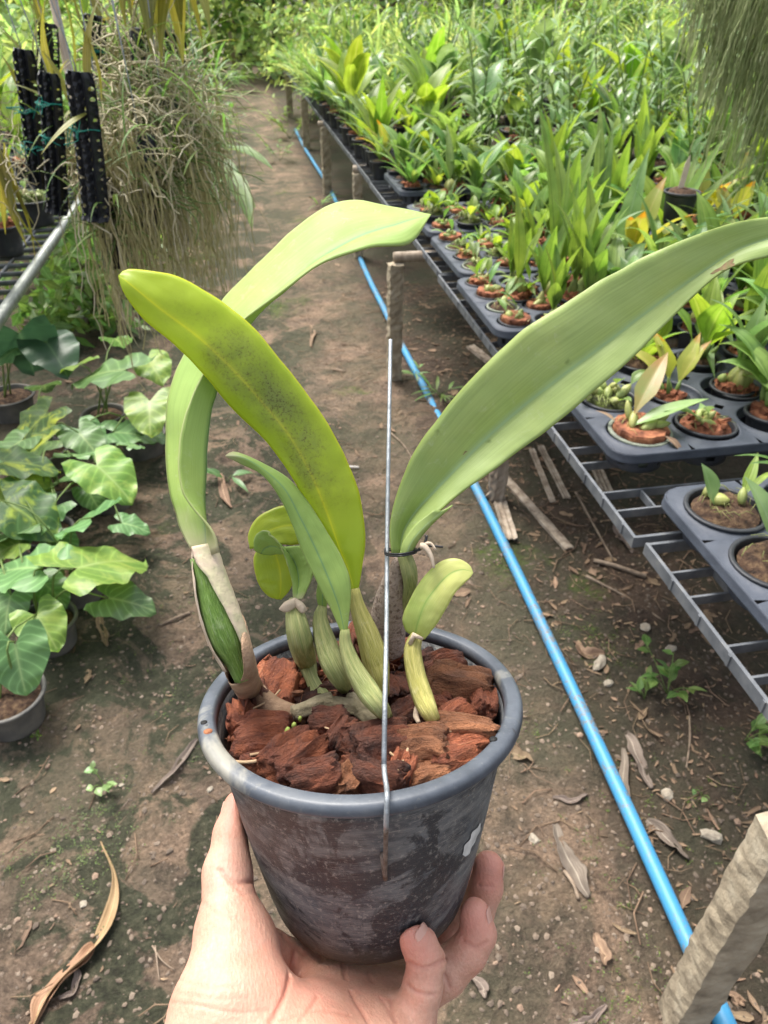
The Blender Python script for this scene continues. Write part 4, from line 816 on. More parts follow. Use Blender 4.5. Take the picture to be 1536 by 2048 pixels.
vanda(8, 330, 1.7, 'orchid at the far left edge with green and browning strap leaves', 7, .22, .03, L_olive)
vanda(-10, 250, 1.9, 'bright yellow-green orchid leaves behind the leftmost mount', 9, .2, .035, L_lime, False)
# dark compound leaves reaching over the aisle below the skein
c = W(400, 260, 2.7); root = empty('hanging_fern', c, 'dark drooping pointed leaves reaching over the aisle behind the root curtain', 'hanging plant'); f = MB()
for (tx, ty, d, wd) in [(540, 345, 2.6, .06), (520, 460, 2.5, .075), (475, 390, 2.6, .07), (455, 300, 2.7, .07), (430, 450, 2.6, .07), (480, 270, 2.8, .05), (400, 400, 2.6, .07), (360, 420, 2.6, .07), (500, 420, 2.6, .05)]:
    e = W(tx, ty, d)-c; L = np.linalg.norm(e); leafribbon(f, e*.35, math.atan2(e[1], e[0]), math.asin(e[2]/L)+.25, L*.7, wd, .5, .2, 9, shape=.9, wave=.05, neck=.1)
f.build('foliage', L_mid, root); b = MB()
for (tx, ty, d) in [(540, 340, 2.6), (520, 455, 2.5), (430, 440, 2.6), (450, 300, 2.7)]: b.tube(smooth([(0, 0, 0), (W(tx, ty, d)-c)*.2+[0, 0, .01], (W(tx, ty, d)-c)*.37], 6), .002, 5)
b.tube([(0, 0, 0), (0, 0, 2-c[2])], .0013, 5); b.build('stem_cluster', L_stem, root)
# moss beard top right
c = W(1500, -70, 2.0); root = empty('hanging_moss', c, 'thick grey-green moss beard hanging in the top right corner', 'hanging moss')
b = MB()
for _ in range(650):
    x, y = U(-.17, .26), R.gauss(0, .07); L = (.40+.20*x/.2)*U(.45, 1.05)*(1-.9*max(0, -x-.06)/.13); P = [np.array([x, y, U(-.02, .05)])]; vx = U(-.15, .15)-.1
    for i in range(10): P.append(P[-1]+np.array([vx*L/10, 0, -L/10])+rs.normal(0, .0035, 3)); vx = vx*.9
    b.tube(P, .0013*U(.7, 1.6), 3, cap=False, rnd=R.random())
b.build('moss_beard', M('beard moss', [(.15, .19, .07), (.28, .33, .14), (.40, .41, .22)], 25, .9), root); b = MB(); b.tube([(-.2, 0, .04), (.3, 0, .05)], .008, 8); b.build('hanger_stick', m_stickm, root)
b = MB(); b.tube([(0, 0, .05), (0, 0, 2.2-c[2])], .0015, 5); b.build('hanger_wire', m_wire, root)
# ---------------------------------------------------------------- far background
def tree(x, y, h, cr_, n, mt, label, grp='trees and bushes closing the view', tr=.07, zlo=.0, sz=.11):
    root = empty('broadleaf_tree', (x, y, 0), label, 'tree', grp); b = MB(); P = [(0, 0, -.1)]
    for i in range(6): P.append((P[-1][0]+U(-.06, .06), P[-1][1]+U(-.06, .06), h*.75*(i+1)/6))
    b.tube(P, np.linspace(tr, tr*.4, 7), 9)
    for k in range(7):
        a = U(0, 6.3); s0 = np.array(P[R.choice([2, 3, 4, 5])]); e = s0+np.array([cr_*.7*math.cos(a), cr_*.7*math.sin(a), U(.1, .5)*h*.5]); b.tube(smooth([s0, (s0+e)/2+[0, 0, .1], e], 6), np.linspace(tr*.4, tr*.1, 6), 6)
    b.build('trunk', m_bark, root); f = MB(); cl = [(R.gauss(0, cr_*.5), R.gauss(0, cr_*.5), U(zlo, 1)*h) for _ in range(26)]
    V = []; F = []; A = []
    for k in range(n):
        c0 = R.choice(cl); p = np.array(c0)+rs.normal(0, .2*cr_, 3); a, e = U(0, 6.3), U(-1.1, .9); d = np.array([math.cos(a)*math.cos(e), math.sin(a)*math.cos(e), math.sin(e)]); s = nrm(np.cross(d, rs.normal(0, 1, 3))); q = sz*U(.5, 1.4); i0 = len(V); rn = R.random()
        V += [p, p+d*q*.5+s*q*.2, p+d*q, p+d*q*.5-s*q*.2]; F.append((i0, i0+1, i0+2, i0+3)); A += [(.5, 0, rn), (1, .5, rn), (.5, 1, rn), (0, .5, rn)]
    f.add(V, F, A); f.build('crown', mt, root); return root
spots = [(-6, 15, 4), (-4.2, 17, 4.5), (-2.3, 16, 4), (-.9, 19, 4.5), (1.0, 18, 4), (3, 17, 4.5), (5.2, 17, 4), (7.5, 16, 4), (9.7, 15, 4), (11.8, 14, 4), (13.5, 12, 4), (-3.4, 12.5, 3), (-5.2, 11, 3.2), (-1.7, 22, 5), (2.1, 22, 5), (5, 21, 5), (8.6, 20, 5), (12, 18, 5), (-8, 19, 5), (10.8, 10.5, 2.6), (.2, 24, 5)]
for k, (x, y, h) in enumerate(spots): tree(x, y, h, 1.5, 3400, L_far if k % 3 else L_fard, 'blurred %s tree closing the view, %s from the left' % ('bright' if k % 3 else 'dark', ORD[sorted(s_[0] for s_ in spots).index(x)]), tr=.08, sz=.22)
def bush(x, y, h, w_, mt, lab, grp='leafy bushes behind the benches', n=1400, sz=.12): return tree(x, y, h, w_, n, mt, lab, grp, tr=.02, zlo=.1, sz=sz)
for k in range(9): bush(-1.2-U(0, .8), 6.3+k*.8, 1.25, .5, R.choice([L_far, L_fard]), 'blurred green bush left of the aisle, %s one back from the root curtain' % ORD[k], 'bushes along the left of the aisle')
for k in range(7):
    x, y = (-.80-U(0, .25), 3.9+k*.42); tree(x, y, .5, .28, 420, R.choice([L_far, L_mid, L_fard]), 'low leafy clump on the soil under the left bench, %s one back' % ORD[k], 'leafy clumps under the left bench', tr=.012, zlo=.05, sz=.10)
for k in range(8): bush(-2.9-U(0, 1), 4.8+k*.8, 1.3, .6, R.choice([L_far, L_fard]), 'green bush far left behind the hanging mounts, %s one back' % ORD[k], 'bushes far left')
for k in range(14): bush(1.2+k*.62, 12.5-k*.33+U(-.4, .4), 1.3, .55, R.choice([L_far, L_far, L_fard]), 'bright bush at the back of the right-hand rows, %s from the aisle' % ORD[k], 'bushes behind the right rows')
for (px, py, px2, r, lab) in [(470, 134, 462, .05, 'slim pale post standing at the end of the aisle'), (420, 155, 408, .04, 'pale post left of the aisle end, behind the root skein')]:
    g0 = onz(px, py, 0); b = MB(); v = g0.copy(); b.tube([(0, 0, -.1), (-.06, 0, .8), (-.12, 0, 1.9)], r*1.2, 10); o = b.build('pole', m_post); o.location = g0; tag(o, lab, 'post')
g0 = onz(498, 128, 0); root = empty('potted_shrub', g0, 'dark pot with a small shrub at the end of the aisle', 'potted plant'); pot_part(root, .28, .4, m_netpot)
f = MB(); [leafribbon(f, (0, 0, .4), U(0, 6.3), U(.5, 1.4), U(.5, 1.), .1, 1.2) for _ in range(22)]; f.build('foliage', L_mid, root)
g0 = onz(6, 250, 0); b = MB(); b.tube([(0, 0, -.1), (.02, 0, 1), (0, 0, 2.5)], .09, 12); o = b.build('tree_stem', m_bark); o.location = g0; tag(o, 'dark brown tree trunk at the top left corner', 'tree')
# fern and weeds
def weed(px, py, label, n, L, wd, mt, s=1, grp=None, hgt=.06, name='weed', cat='weed', leafn=10):
    g0 = onz(px, py, 0); g0[2] = float(gz(g0[0], g0[1])); root = empty(name, g0, label, cat, grp); f = MB(); b = MB()
    for i in range(n):
        a = U(0, 6.3); hh = hgt*U(.5, 1.3); e = np.array([math.cos(a)*hh*.8, math.sin(a)*hh*.8, hh]); b.tube(smooth([(0, 0, 0), e*.5+[0, 0, .01], e], 5), .0011, 5)
        for k in range(leafn//n+1): q = U(.35, 1); leafribbon(f, e*q, a+U(-1.6, 1.6), U(0, .8), L*U(.6, 1.2), wd*U(.7, 1.2), .7, .2, 6, shape=.8, neck=.2)
    f.build('foliage', mt, root); b.build('stem_cluster', L_stem, root); return root
weed(1335, 1385, 'green weed with pointed leaves on the dark soil beneath the rack edge', 7, .05, .022, L_mid, hgt=.09, leafn=18)
weed(1490, 1480, 'leafy weed on dark soil at the right edge above the concrete post', 4, .055, .026, L_mid, hgt=.07, leafn=9)
weed(1290, 1395, 'smaller weed left of the pointed-leaf weed, near the pipe', 3, .04, .017, L_mid, hgt=.04, leafn=6)
weed(1405, 1590, 'two-leaved seedling between the pipe and the concrete post', 2, .022, .013, L_blue, hgt=.03, leafn=3)
weed(208, 1570, 'small seedling with rounded leaves on the bare soil at left', 4, .026, .018, L_blue, hgt=.045, leafn=8)
weed(580, 280, 'feathery light green fern beside the far bench leg', 14, .12, .03, L_lime, hgt=.32, name='fern', cat='fern', leafn=90)
weed(560, 320, 'low fern tuft in front of the feathery fern', 8, .09, .025, L_mid, hgt=.2, name='fern', cat='fern', leafn=40)
weed(455, 965, 'crinkled green leaf plant lying on the aisle behind the tall leaf', 2, .10, .035, L_aro, hgt=.05, leafn=2)
weed(640, 415, 'narrow-leaved weed at the foot of the second bench post', 5, .2, .02, L_mid, hgt=.05, leafn=6)
weed(830, 755, 'grassy weed at the foot of the near middle post', 6, .10, .012, L_blue, hgt=.04, leafn=8)
weed(880, 800, 'bromeliad-like weed with small strap leaves under the rack corner', 6, .12, .014, L_mid, hgt=.05, leafn=10)
weed(75, 1475, 'tiny seedlings at the foot of the grey pot', 4, .01, .007, L_lime, hgt=.015, leafn=8)
# sticks, laths and single dead leaves
def stick(p0, p1, r, label, name='stick', z=.008, m=m_stickm, r1=None, bend=.01, cat='stick'):
    a, c = onz(*p0, z), onz(*p1, z); a[2] = float(gz(a[0], a[1]))+r; c[2] = float(gz(c[0], c[1]))+r; mid = (a+c)/2+np.array([U(-bend, bend), U(-bend, bend), .004]); b = MB(); b.tube(smooth([a, mid, c], 12)-a, np.linspace(r, r1 or r, 12)*(1+rs.uniform(-.12, .12, 12)), 7); o = b.build(name, m); o.location = a; return tag(o, label, cat)
def lath(p0, p1, wd, label, fl=True):
    a, c = onz(*p0, .01), onz(*p1, .01); d = nrm(c-a); s = np.cross(d, [0, 0, 1]); L = np.linalg.norm(c-a); z0 = max(float(gz(a[0], a[1])), float(gz(c[0], c[1])))+.004; a[2] = c[2] = z0; G = []; n = 7
    prof = [(-.5, 0), (-.45, .25), (-.2, .08), (0, .2), (.2, .08), (.45, .25), (.5, 0)] if fl else [(-.5, 0), (-.5, .2), (-.2, .3), (0, .32), (.2, .3), (.5, .2), (.5, 0)]
    for i in range(12): G.append([a+d*L*i/11+s*wd*q+np.array([0, 0, wd*zz+.002])+rs.normal(0, .0006, 3) for q, zz in prof])
    for i in range(11, -1, -1): G.append([a+d*L*i/11+s*wd*q+np.array([0, 0, wd*zz-.003]) for q, zz in prof])
    G.append(G[0]); b = MB(); b.grid(np.array(G)-a); o = b.build('wood_lath', m_wood, flat=True); o.location = a; return tag(o, label, 'lath')
lath((1000, 1010), (1022, 1085), .045, 'short corrugated lath lying right against the blue pipe')
lath((985, 935), (1138, 1105), .032, 'longest brown lath slanting from the short bench post', False)
lath((1062, 905), (1105, 1012), .02, 'narrow lath, left of the parallel pair under the rack')
lath((1080, 900), (1133, 1005), .024, 'grooved lath, right of the parallel pair under the rack')
lath((940, 690), (985, 725), .045, 'pale lath end under the corner of the pleated-orchid tray')
lath((1188, 930), (1215, 990), .04, 'light lath seen through the rack openings')
stick((1150, 990), (1225, 1130), .005, 'dark twig crossing under the rack beside the laths', r1=.003)
stick((1185, 1130), (1290, 1160), .007, 'broken hollow stem under the rack corner')
stick((1170, 1160), (1330, 1240), .005, 'twig on dark soil below the rack corner', r1=.002)
stick((1380, 1430), (1375, 1530), .003, 'thin curved stem on the dark soil right of the pipe', r1=.002)
stick((780, 870), (830, 935), .003, 'thin bent twig in the aisle beside the galvanised stake', r1=.002)
stick((300, 1880), (345, 1930), .0018, 'forked white twig beside the wrist', r1=.0012)
stick((306, 1880), (315, 1955), .0016, 'grey twig beside the forked white twig', r1=.001)
stick((320, 1250), (378, 1222), .004, 'pale dry splinter on the soil left of the big bulb', r1=.006)
stick((1130, 1735), (1160, 1790), .004, 'small pale curved stem on the soil right of the fingers')
stick((690, 935), (718, 938), .004, 'short white splinter in the aisle', r1=.004, m=M('white splinter', [(.6, .55, .5), (.7, .66, .6)], 30))
stick((665, 735), (690, 742), .004, 'tiny white splinter farther along the aisle')
stick((460, 590), (300, 560), .006, 'long twig on the shaded soil below the root curtain', r1=.003)
def deadleaf(pts, wpx, label, m=m_dry, z=.012, tw=.6, neck=1.):
    P = np.array([onz(x, y, z) for x, y in pts]); P[:, 2] = [float(gz(p[0], p[1]))+z*.35 for p in P]; wpx *= .75; o0 = P[0].copy(); C = smooth(P-o0, 26); C[:, 2] += .002*np.sin(np.linspace(0, 9, 26)); C[:, :2] += (np.stack([vnoise(np.linspace(0, 5, 26)+P[0, 0]*9, np.zeros(26), 1.), vnoise(np.linspace(0, 5, 26), np.ones(26)*3, 1.)], 1))*.006; T = np.gradient(C, axis=0); b = MB(); G = np.zeros((26, 7, 3)); A = np.zeros((26, 7, 3)); d = np.linalg.norm(P[0]-CP); rn = R.random()
    for i in range(26):
        s = i/25; S = nrm(np.cross(T[i], [0, 0, 1])); an = tw*math.sin(s*5+rn*5); S = S*math.cos(an)+np.array([0, 0, 1])*math.sin(an); wv = wpx/FP*d/2*(math.sin(math.pi*min(.97, s*.93+.05))**.7)*(neck+(1-neck)*min(1, s*1.7)**2)*(1+.25*float(vnoise(s*5+rn*9, rn, 3)))+.0006
        for j in range(7): q = j/3-1; G[i, j] = C[i]+S*q*wv+np.array([0, 0, 1])*(abs(q)**1.5*wv*.5+.0012*math.sin(q*6+s*20)+.5*wv*float(vnoise(q*2+rn*7, s*6, 1.))); A[i, j] = (j/6, s, rn)
    b.grid(G, A); o = b.build('dead_leaf', m); o.location = o0; md = o.modifiers.new('th', 'SOLIDIFY'); md.thickness = .0006; return tag(o, label, 'dead leaf')
m_tan = LEAF('tan dry leaf', (.28, .17, .09), (.42, .28, .16), rib=(.5, .36, .2), trans=.12, rough=.75, veins=7, var=.1)
m_grey = LEAF('grey dry leaf', (.12, .09, .075), (.24, .19, .155), rib=(.4, .34, .28), trans=.05, rough=.85, veins=8, var=.2)
deadleaf([(200, 1675), (222, 1740), (222, 1800), (190, 1870), (130, 1940), (85, 1990), (50, 2060)], 40, 'long curled tan dead leaf at the bottom left with a thin dark tip', m_tan, .016, 1.1, .25)
deadleaf([(185, 1880), (150, 1915), (112, 1950), (80, 1990), (62, 2045)], 44, 'second fold of tan dead leaf lying across the long curled one', m_tan, .014, .7)
deadleaf([(150, 1925), (140, 1970), (112, 1990)], 16, 'small brown frayed scrap beside the curled tan leaf', m_grey)
for pts, wd, lab in [([(395, 1480), (355, 1530), (300, 1580)], 18, 'dark curled dead leaf left of the pot rim'), ([(1258, 1460), (1280, 1510), (1305, 1570)], 34, 'pointed grey dead leaf right of the pipe, upper one'), ([(1252, 1490), (1250, 1560), (1260, 1640)], 22, 'narrow dead leaf blade standing along the pipe'), ([(1300, 1630), (1340, 1665), (1385, 1705)], 32, 'grooved grey dead leaf right of the pipe, lower one'), ([(1110, 1640), (1140, 1710), (1180, 1790)], 42, 'long half-buried grey leaf between pot and pipe'), ([(1000, 1490), (1040, 1500), (1070, 1515)], 36, 'flaky dead leaf just right of the pot rim'), ([(1190, 1860), (1210, 1890), (1215, 1925)], 22, 'brown scrap leaf near the lower pipe coupling'), ([(940, 1950), (965, 1970), (975, 1995)], 22, 'pale torn scrap to the right of the little finger'), ([(1140, 2045), (1190, 2025), (1220, 2000)], 16, 'dark stringy scrap at the bottom edge'), ([(1460, 1975), (1485, 1985), (1500, 2000)], 20, 'pale curved scrap beyond the concrete post'), ([(1230, 1050), (1250, 1080), (1262, 1110)], 34, 'tan dead leaf curled under the rack bars'), ([(1150, 1280), (1170, 1300), (1210, 1305)], 30, 'brown leaf flake on soil above the pale chips'), ([(215, 1290), (200, 1240), (210, 1220)], 20, 'pale stone-like flake on the soil beside the third pot'), ([(440, 950), (450, 990), (462, 1010)], 22, 'tan leaf tip behind the tall leaf'), ([(850, 960), (880, 950), (900, 960)], 14, 'brown leaf crumb in the aisle'), ([(1180, 1580), (1150, 1590), (1110, 1585)], 14, 'reddish leaf crumb next to the pipe'), ([(620, 640), (625, 660), (622, 690)], 12, 'curled tan leaf far along the aisle')]:
    deadleaf(pts, wd, lab, m_grey if R.random() < .65 else m_dry)
m_pale = M('pale chip', [(.26, .22, .17), (.45, .40, .32)], 60, .9, bump=.8)
for (x, y, s, asp, lab) in [(1200, 1322, 50, .45, 'pale wood chip right of the pipe, longest'), (1218, 1360, 22, .8, 'white stone right of the pipe'), (1292, 1250, 26, .8, 'cream stone near the rack edge'), (1337, 1580, 34, .7, 'square cream chip on dark soil'), (1430, 1665, 50, .5, 'grey chip near the top of the concrete post'), (1070, 1665, 30, .6, 'cream flake between pot and pipe'), (1345, 1290, 24, .7, 'pale lump beneath the rack'), (160, 1795, 16, .9, 'rounded cream stone at lower left'), (418, 1572, 14, .8, 'white pebble left of the pot'), (240, 1560, 12, .8, 'tan pebble by the seedling'), (135, 1285, 20, .8, 'cream cube stone by the grey pot')]:
    c = onz(x, y, .01); d = (c-CP)@cf; c[2] = float(gz(c[0], c[1]))+.003; b = MB(); blob(b, (0, 0, 0), s/FP*d/2, (1, asp, .45), U(0, 3), 0, 8, 5, .3); o = b.build('stone', m_pale, flat=True); o.location = c; tag(o, lab, 'stone')
# ================================================================ the held pot with its orchid
def c2w(v): v = np.asarray(v, float); return CP+v[..., 0:1]*cr+v[..., 1:2]*cu+v[..., 2:3]*cf
c0 = np.array([-.01475, -.11414, .45839]); nc = nrm([-.03284, .94326, -.33044]); HP = .155
N_w = nrm(nc[0]*cr+nc[1]*cu+nc[2]*cf); rimc = c2w(c0); botc = rimc-N_w*HP
ax = nrm(np.cross([0, 1., 0], N_w)); ay = np.cross(N_w, ax)      # ax points right, ay away
FR = np.stack([ax, ay, N_w], 1)
hero = empty('potted_cattleya', botc, 'large broad-leaved orchid in a scuffed black pot of husk chips, held in the hand', 'potted orchid')
hero.matrix_world = Matrix([[*FR[0], botc[0]], [*FR[1], botc[1]], [*FR[2], botc[2]], [0, 0, 0, 1]])
def hl(P): return (np.asarray(P, float)-botc) @ FR
def hbuild(b, name, m, flat=False):
    b.v = [hl(v) for v in b.v]; return b.build(name, m, hero, flat)
def hp(px, py, off=-.02):      # photo point on a plane parallel to the rim
    d = ray(px, py); t = ((rimc+N_w*off-CP)@N_w)/(d@N_w); return CP+d*t
def WW(pts): return np.array([W(x, y, d) for x, y, d in pts])
# pot shell
def potmat():
    t = NT('scuffed black pot'); c = t.coord('Object'); mp = t.n('Mapping'); mp.inputs['Scale'].default_value = (1, 1, 3.2); t.l(c, mp.inputs[0]); st = mp.outputs[0]
    mp2 = t.n('Mapping'); mp2.inputs['Scale'].default_value = (1.2, 1.2, 34); mp2.inputs['Rotation'].default_value = (.06, .05, 0); t.l(c, mp2.inputs[0])
    n1 = t.noise(9, 7, .62, vec=c, dist=.6); n2 = t.noise(30, 7, .7, vec=st); n3 = t.noise(70, 4, .6, vec=mp2.outputs[0])
    col = t.ramp(n1, [(.40, (.012, .015, .022)), (.46, (.048, .054, .064)), (.62, (.11, .12, .13))])
    col = t.mix(t.ramp(n2, [(.42, 0.), (.62, .7)]), col, (.20, .20, .195)); col = t.mix(t.ramp(n3, [(.60, 0.), (.66, .6)]), col, (.38, .36, .33))
    col = t.mix(t.ramp(t.noise(17, 7, .68, vec=c, dist=1.6), [(.48, 0.), (.53, .85)]), col, (.018, .02, .026)); col = t.mix(t.ramp(t.noise(260, 4, .75, vec=c), [(.55, 0.), (.68, .6)]), col, (.33, .31, .28))
    x = t.n('SeparateXYZ'); t.l(c, x.inputs[0]); low = t.ramp(t.math('MULTIPLY_ADD', t.noise(25, 5, vec=c), .03, x.outputs[2]), [(.018, .9), (.04, 0.)]); col = t.mix(low, col, (.10, .08, .055))
    sm = t.ramp(t.noise(48, 3, .6, vec=mp2.outputs[0], dist=.4), [(.66, 0.), (.68, 1.)]); col = t.mix(t.math('MULTIPLY', sm, .35), col, (.42, .40, .36))
    t.l(col, t.bs.inputs['Base Color']); t.l(t.ramp(n1, [(.4, .38), (.6, .62)]), t.bs.inputs['Roughness']); t.bs.inputs['Specular IOR Level'].default_value = .5
    t.bump(t.math('ADD', n3, t.math('MULTIPLY', n2, .5)), .25, .0015); return t.m
def rimmat():
    t = NT('worn pot rim'); c = t.coord('Object'); n1 = t.noise(24, 6, .65, vec=c)
    col = t.ramp(n1, [(.3, (.04, .047, .06)), (.55, (.085, .098, .12)), (.72, (.12, .13, .145))]); mk = t.ramp(t.noise(17, 5, .6, vec=c, dist=.7), [(.57, 0.), (.66, .7)]); col = t.mix(mk, col, (.36, .34, .28)); col = t.mix(t.ramp(t.noise(330, 4, .7, vec=c), [(.6, 0.), (.75, .3)]), col, (.3, .29, .26))
    dk = t.ramp(t.noise(120, 2, .5, vec=c), [(.70, 0.), (.74, .8)]); col = t.mix(dk, col, (.03, .03, .035))
    t.l(col, t.bs.inputs['Base Color']); t.l(t.ramp(n1, [(.3, .3), (.7, .55)]), t.bs.inputs['Roughness']); t.bump(t.noise(260, 3, vec=c), .15, .001); return t.m
m_pot, m_rim = potmat(), rimmat()
def bz(p0, p1, p2, n=6): return [tuple((1-t)**2*np.array(p0)+2*t*(1-t)*np.array(p1)+t*t*np.array(p2)) for t in np.linspace(0, 1, n)]
b = MB(); prof = [(.001, .003), (.052, .003), (.055, 0)]+bz((.058, 0), (.0645, .001), (.0665, .010))+[(.070, .025), (.076, .055), (.0815, .085), (.0865, .115), (.0898, .135), (.0915, .1478)]+[(.0890, .1478), (.0868, .13), (.082, .10), (.0755, .06), (.066, .012), (.001, .012)]
b.lathe(prof, 128); b.build('pot_wall', m_pot, hero)
b = MB(); prof = [(.0914, .1472), (.0935, .1466), (.0975, .1468)]+bz((.0985, .1470), (.1003, .1476), (.1004, .1495))+bz((.1003, .1515), (.0998, .1548), (.0972, .1553))+[(.0945, .1555)]+bz((.0915, .1553), (.0900, .1548), (.0892, .1520))+[(.0889, .1470), (.0914, .1472)]
b.lathe(prof, 144); ro = b.build('pot_rim', m_rim, hero)
holeM = M('dark hole', [(.004, .004, .005), (.01, .01, .01)], 10)
for (x, y, s, m) in [(987, 1478, .0022, holeM), (416, 1463, .0026, m_husk), (408, 1445, .002, holeM)]:
    p = hl(hp(x, y, .0004)); b = MB(); b.lathe([(.0001, .0003), (s, .0003), (s*1.05, -.0012)], 14, p); b.build('rim_hole', m, hero)
# white paint smear on the right of the wall, hugging the curve
def on_wall(px, py, out):
    d = ray(px, py)
    for t in np.arange(.30, .6, .0002):
        q = hl(CP+d*t)
        if math.hypot(q[0], q[1]) < np.interp(q[2], [0, .01, .025, .055, .085, .115, .135, .148], [.0645, .0665, .070, .076, .0815, .0865, .0898, .0915]): break
    k = 1+out/math.hypot(q[0], q[1]); return (q[0]*k, q[1]*k, q[2])
G = []
for i in range(16):
    s = i/15; cx = 926+(960-926)*s; cy = 1710+(1646-1710)*s; w_ = 8.5*math.sin(math.pi*(s*.9+.06))**.6*(1.2-.7*s)*(1+.2*math.sin(s*11)); row = []
    for j in range(6): q = j/2.5-1; row.append(on_wall(cx+q*w_*.75+1.5*math.sin(s*17), cy+q*w_*.55, .0007))
    G.append(row)
b = MB(); b.grid(np.array(G)); b.build('paint_smear', M('white smear', [(.42, .42, .40), (.72, .72, .70)], 90, .6), hero)
# substrate bed and chips
b = MB(); n = 60; th = np.linspace(0, 2*math.pi, n, endpoint=False); G = []
for r in np.linspace(.0845, .001, 22): G.append(np.stack([r*np.cos(th), r*np.sin(th), .1175+.010*(vnoise(r*np.cos(th), r*np.sin(th), 60))+.006*vnoise(r*np.cos(th)+1, r*np.sin(th), 170)], 1))
b.grid(np.array(G), None, True)
def chipmat(name, a, c_, d_):
    t = NT(name); c = t.coord('Object'); mp = t.n('Mapping'); mp.inputs['Scale'].default_value = (.28, 1.3, 1); t.l(c, mp.inputs[0]); st = mp.outputs[0]
    f = t.noise(190, 7, .75, vec=st, dist=.8); g = t.noise(38, 6, .6, vec=c); col = t.mix(t.ramp(g, [(.36, 0.), (.6, 1.)]), a, c_); col = t.mix(t.ramp(f, [(.35, .6), (.5, 0.)]), col, tuple(.25*x for x in a)); col = t.mix(t.ramp(f, [(.58, 0.), (.75, .6)]), col, d_)
    oi = t.n('ObjectInfo').outputs['Random']; hs = t.n('HueSaturation'); t.l(t.math('MULTIPLY_ADD', oi, .7, .6), hs.inputs['Value']); t.l(col, hs.inputs['Color']); t.l(hs.outputs[0], t.bs.inputs['Base Color'])
    t.l(t.ramp(g, [(.35, .5), (.55, .95)]), t.bs.inputs['Roughness']); t.bump(t.math('ADD', f, t.math('MULTIPLY', t.noise(420, 4, .7, vec=c), .8)), 1., .006); return t.m
mc = [chipmat('red husk chip', (.20, .052, .025), (.52, .165, .075), (.72, .36, .19)), chipmat('dark husk chip', (.07, .024, .015), (.24, .075, .038), (.45, .2, .10)), chipmat('tan husk chip', (.25, .095, .04), (.50, .21, .10), (.68, .38, .2))]
b.build('husk_bed', mc[0], hero, flat=True)
def huskchip(pos, dims, rz, rx, ry, m, rough=.16):
    """fibrous block: rounded box with torn ends and ridges along its length"""
    n = 12; b = MB(); seed = U(0, 90); pos = np.array(pos, float); lim_ = .0865-max(dims[:2])*.47; rp_ = math.hypot(pos[0], pos[1])
    if rp_ > lim_: pos[:2] *= lim_/rp_
    for axis in range(3):
        for sg in (-1, 1):
            u, v = np.meshgrid(np.linspace(-1, 1, n), np.linspace(-1, 1, n)); P = np.zeros((n, n, 3)); o = [k for k in range(3) if k != axis]; P[..., axis] = sg; P[..., o[0]] = u; P[..., o[1]] = v*sg*(1 if axis != 1 else -1)
            L = np.sum(np.abs(P)**5, -1)**(1/5); P = P/L[..., None]*1.05
            ridg = 1+.13*np.sin(P[..., 1]*9+seed)+.08*np.sin(P[..., 1]*19+seed*2+P[..., 0]*2)
            dz = vnoise(P[..., 0]+seed, P[..., 1]*1.5+P[..., 2]*.8, 1.6); dy = vnoise(P[..., 0]+seed+7, P[..., 2], 1.3); dx = vnoise(P[..., 1]*3+seed, P[..., 2]*3+seed, 1.7)
            P[..., 2] = P[..., 2]*ridg+dz*rough*3.4; P[..., 1] += dy*rough*3; P[..., 0] += dx*rough*3.4; P[..., 2] += .25*P[..., 0]**2*math.sin(seed)
            b.grid(P*np.array(dims)/2)
    o_ = b.build('husk_chip', m, hero); o_.location = pos; o_.rotation_euler = (rx, ry, rz); return o_
def chip_at(px, py, L, wd, h, ang, k, off=-.018, rx=0., ry=0.): p = hl(hp(px, py, off)); huskchip(p+np.array([0, 0, U(-.006, .0015)]), (L*.92, wd*.9, h*1.25), math.radians(ang+U(-25, 25)), rx+U(-.35, .35), ry+U(-.3, .3), mc[k])
for a in [(935, 1375, .042, .028, .022, -42, 2, -.012, .3, -.2), (905, 1335, .03, .02, .018, 20, 1, -.014), (935, 1457, .044, .017, .010, -4, 2, -.004, .1, .1), (965, 1415, .022, .018, .014, 60, 0, -.014),
          (525, 1480, .034, .03, .02, 5, 0, -.010), (540, 1380, .04, .034, .014, 75, 0, -.016, .4), (480, 1400, .036, .02, .018, 100, 1, -.012), (465, 1450, .03, .02, .018, 80, 0, -.014), (585, 1525, .036, .026, .018, 24, 0, -.008), (520, 1545, .03, .018, .012, -28, 0, -.012),
          (660, 1445, .022, .018, .014, 5, 1, -.006), (690, 1475, .024, .018, .016, 60, 1, -.006), (760, 1500, .044, .03, .02, 10, 1, -.008), (845, 1500, .034, .028, .018, -18, 2, -.010), (905, 1512, .028, .018, .014, 20, 0, -.010), (690, 1560, .02, .02, .014, 50, 2, -.010), (630, 1562, .028, .017, .014, 10, 1, -.010), (760, 1560, .028, .016, .014, -10, 1, -.008), (860, 1555, .026, .016, .012, 14, 2, -.01), (800, 1545, .02, .016, .014, 70, 0, -.009), (620, 1500, .03, .022, .016, -35, 0, -.012),
          (800, 1375, .03, .024, .018, 80, 1, -.012), (810, 1420, .032, .018, .016, 55, 1, -.010), (870, 1400, .026, .02, .014, 120, 0, -.012), (840, 1330, .03, .02, .018, 10, 1, -.014), (720, 1290, .03, .02, .02, 60, 0, -.008), (790, 1300, .026, .02, .014, 0, 0, -.012), (600, 1340, .03, .02, .014, 30, 1, -.018), (640, 1400, .03, .02, .014, 30, 1, -.018), (540, 1320, .034, .02, .012, 20, 1, -.018), (900, 1440, .03, .016, .014, 10, 0, -.012), (930, 1490, .03, .018, .014, -10, 0, -.010), (720, 1400, .03, .02, .014, 0, 1, -.018), (660, 1290, .02, .02, .014, 0, 1, -.016)]:
    chip_at(*a)
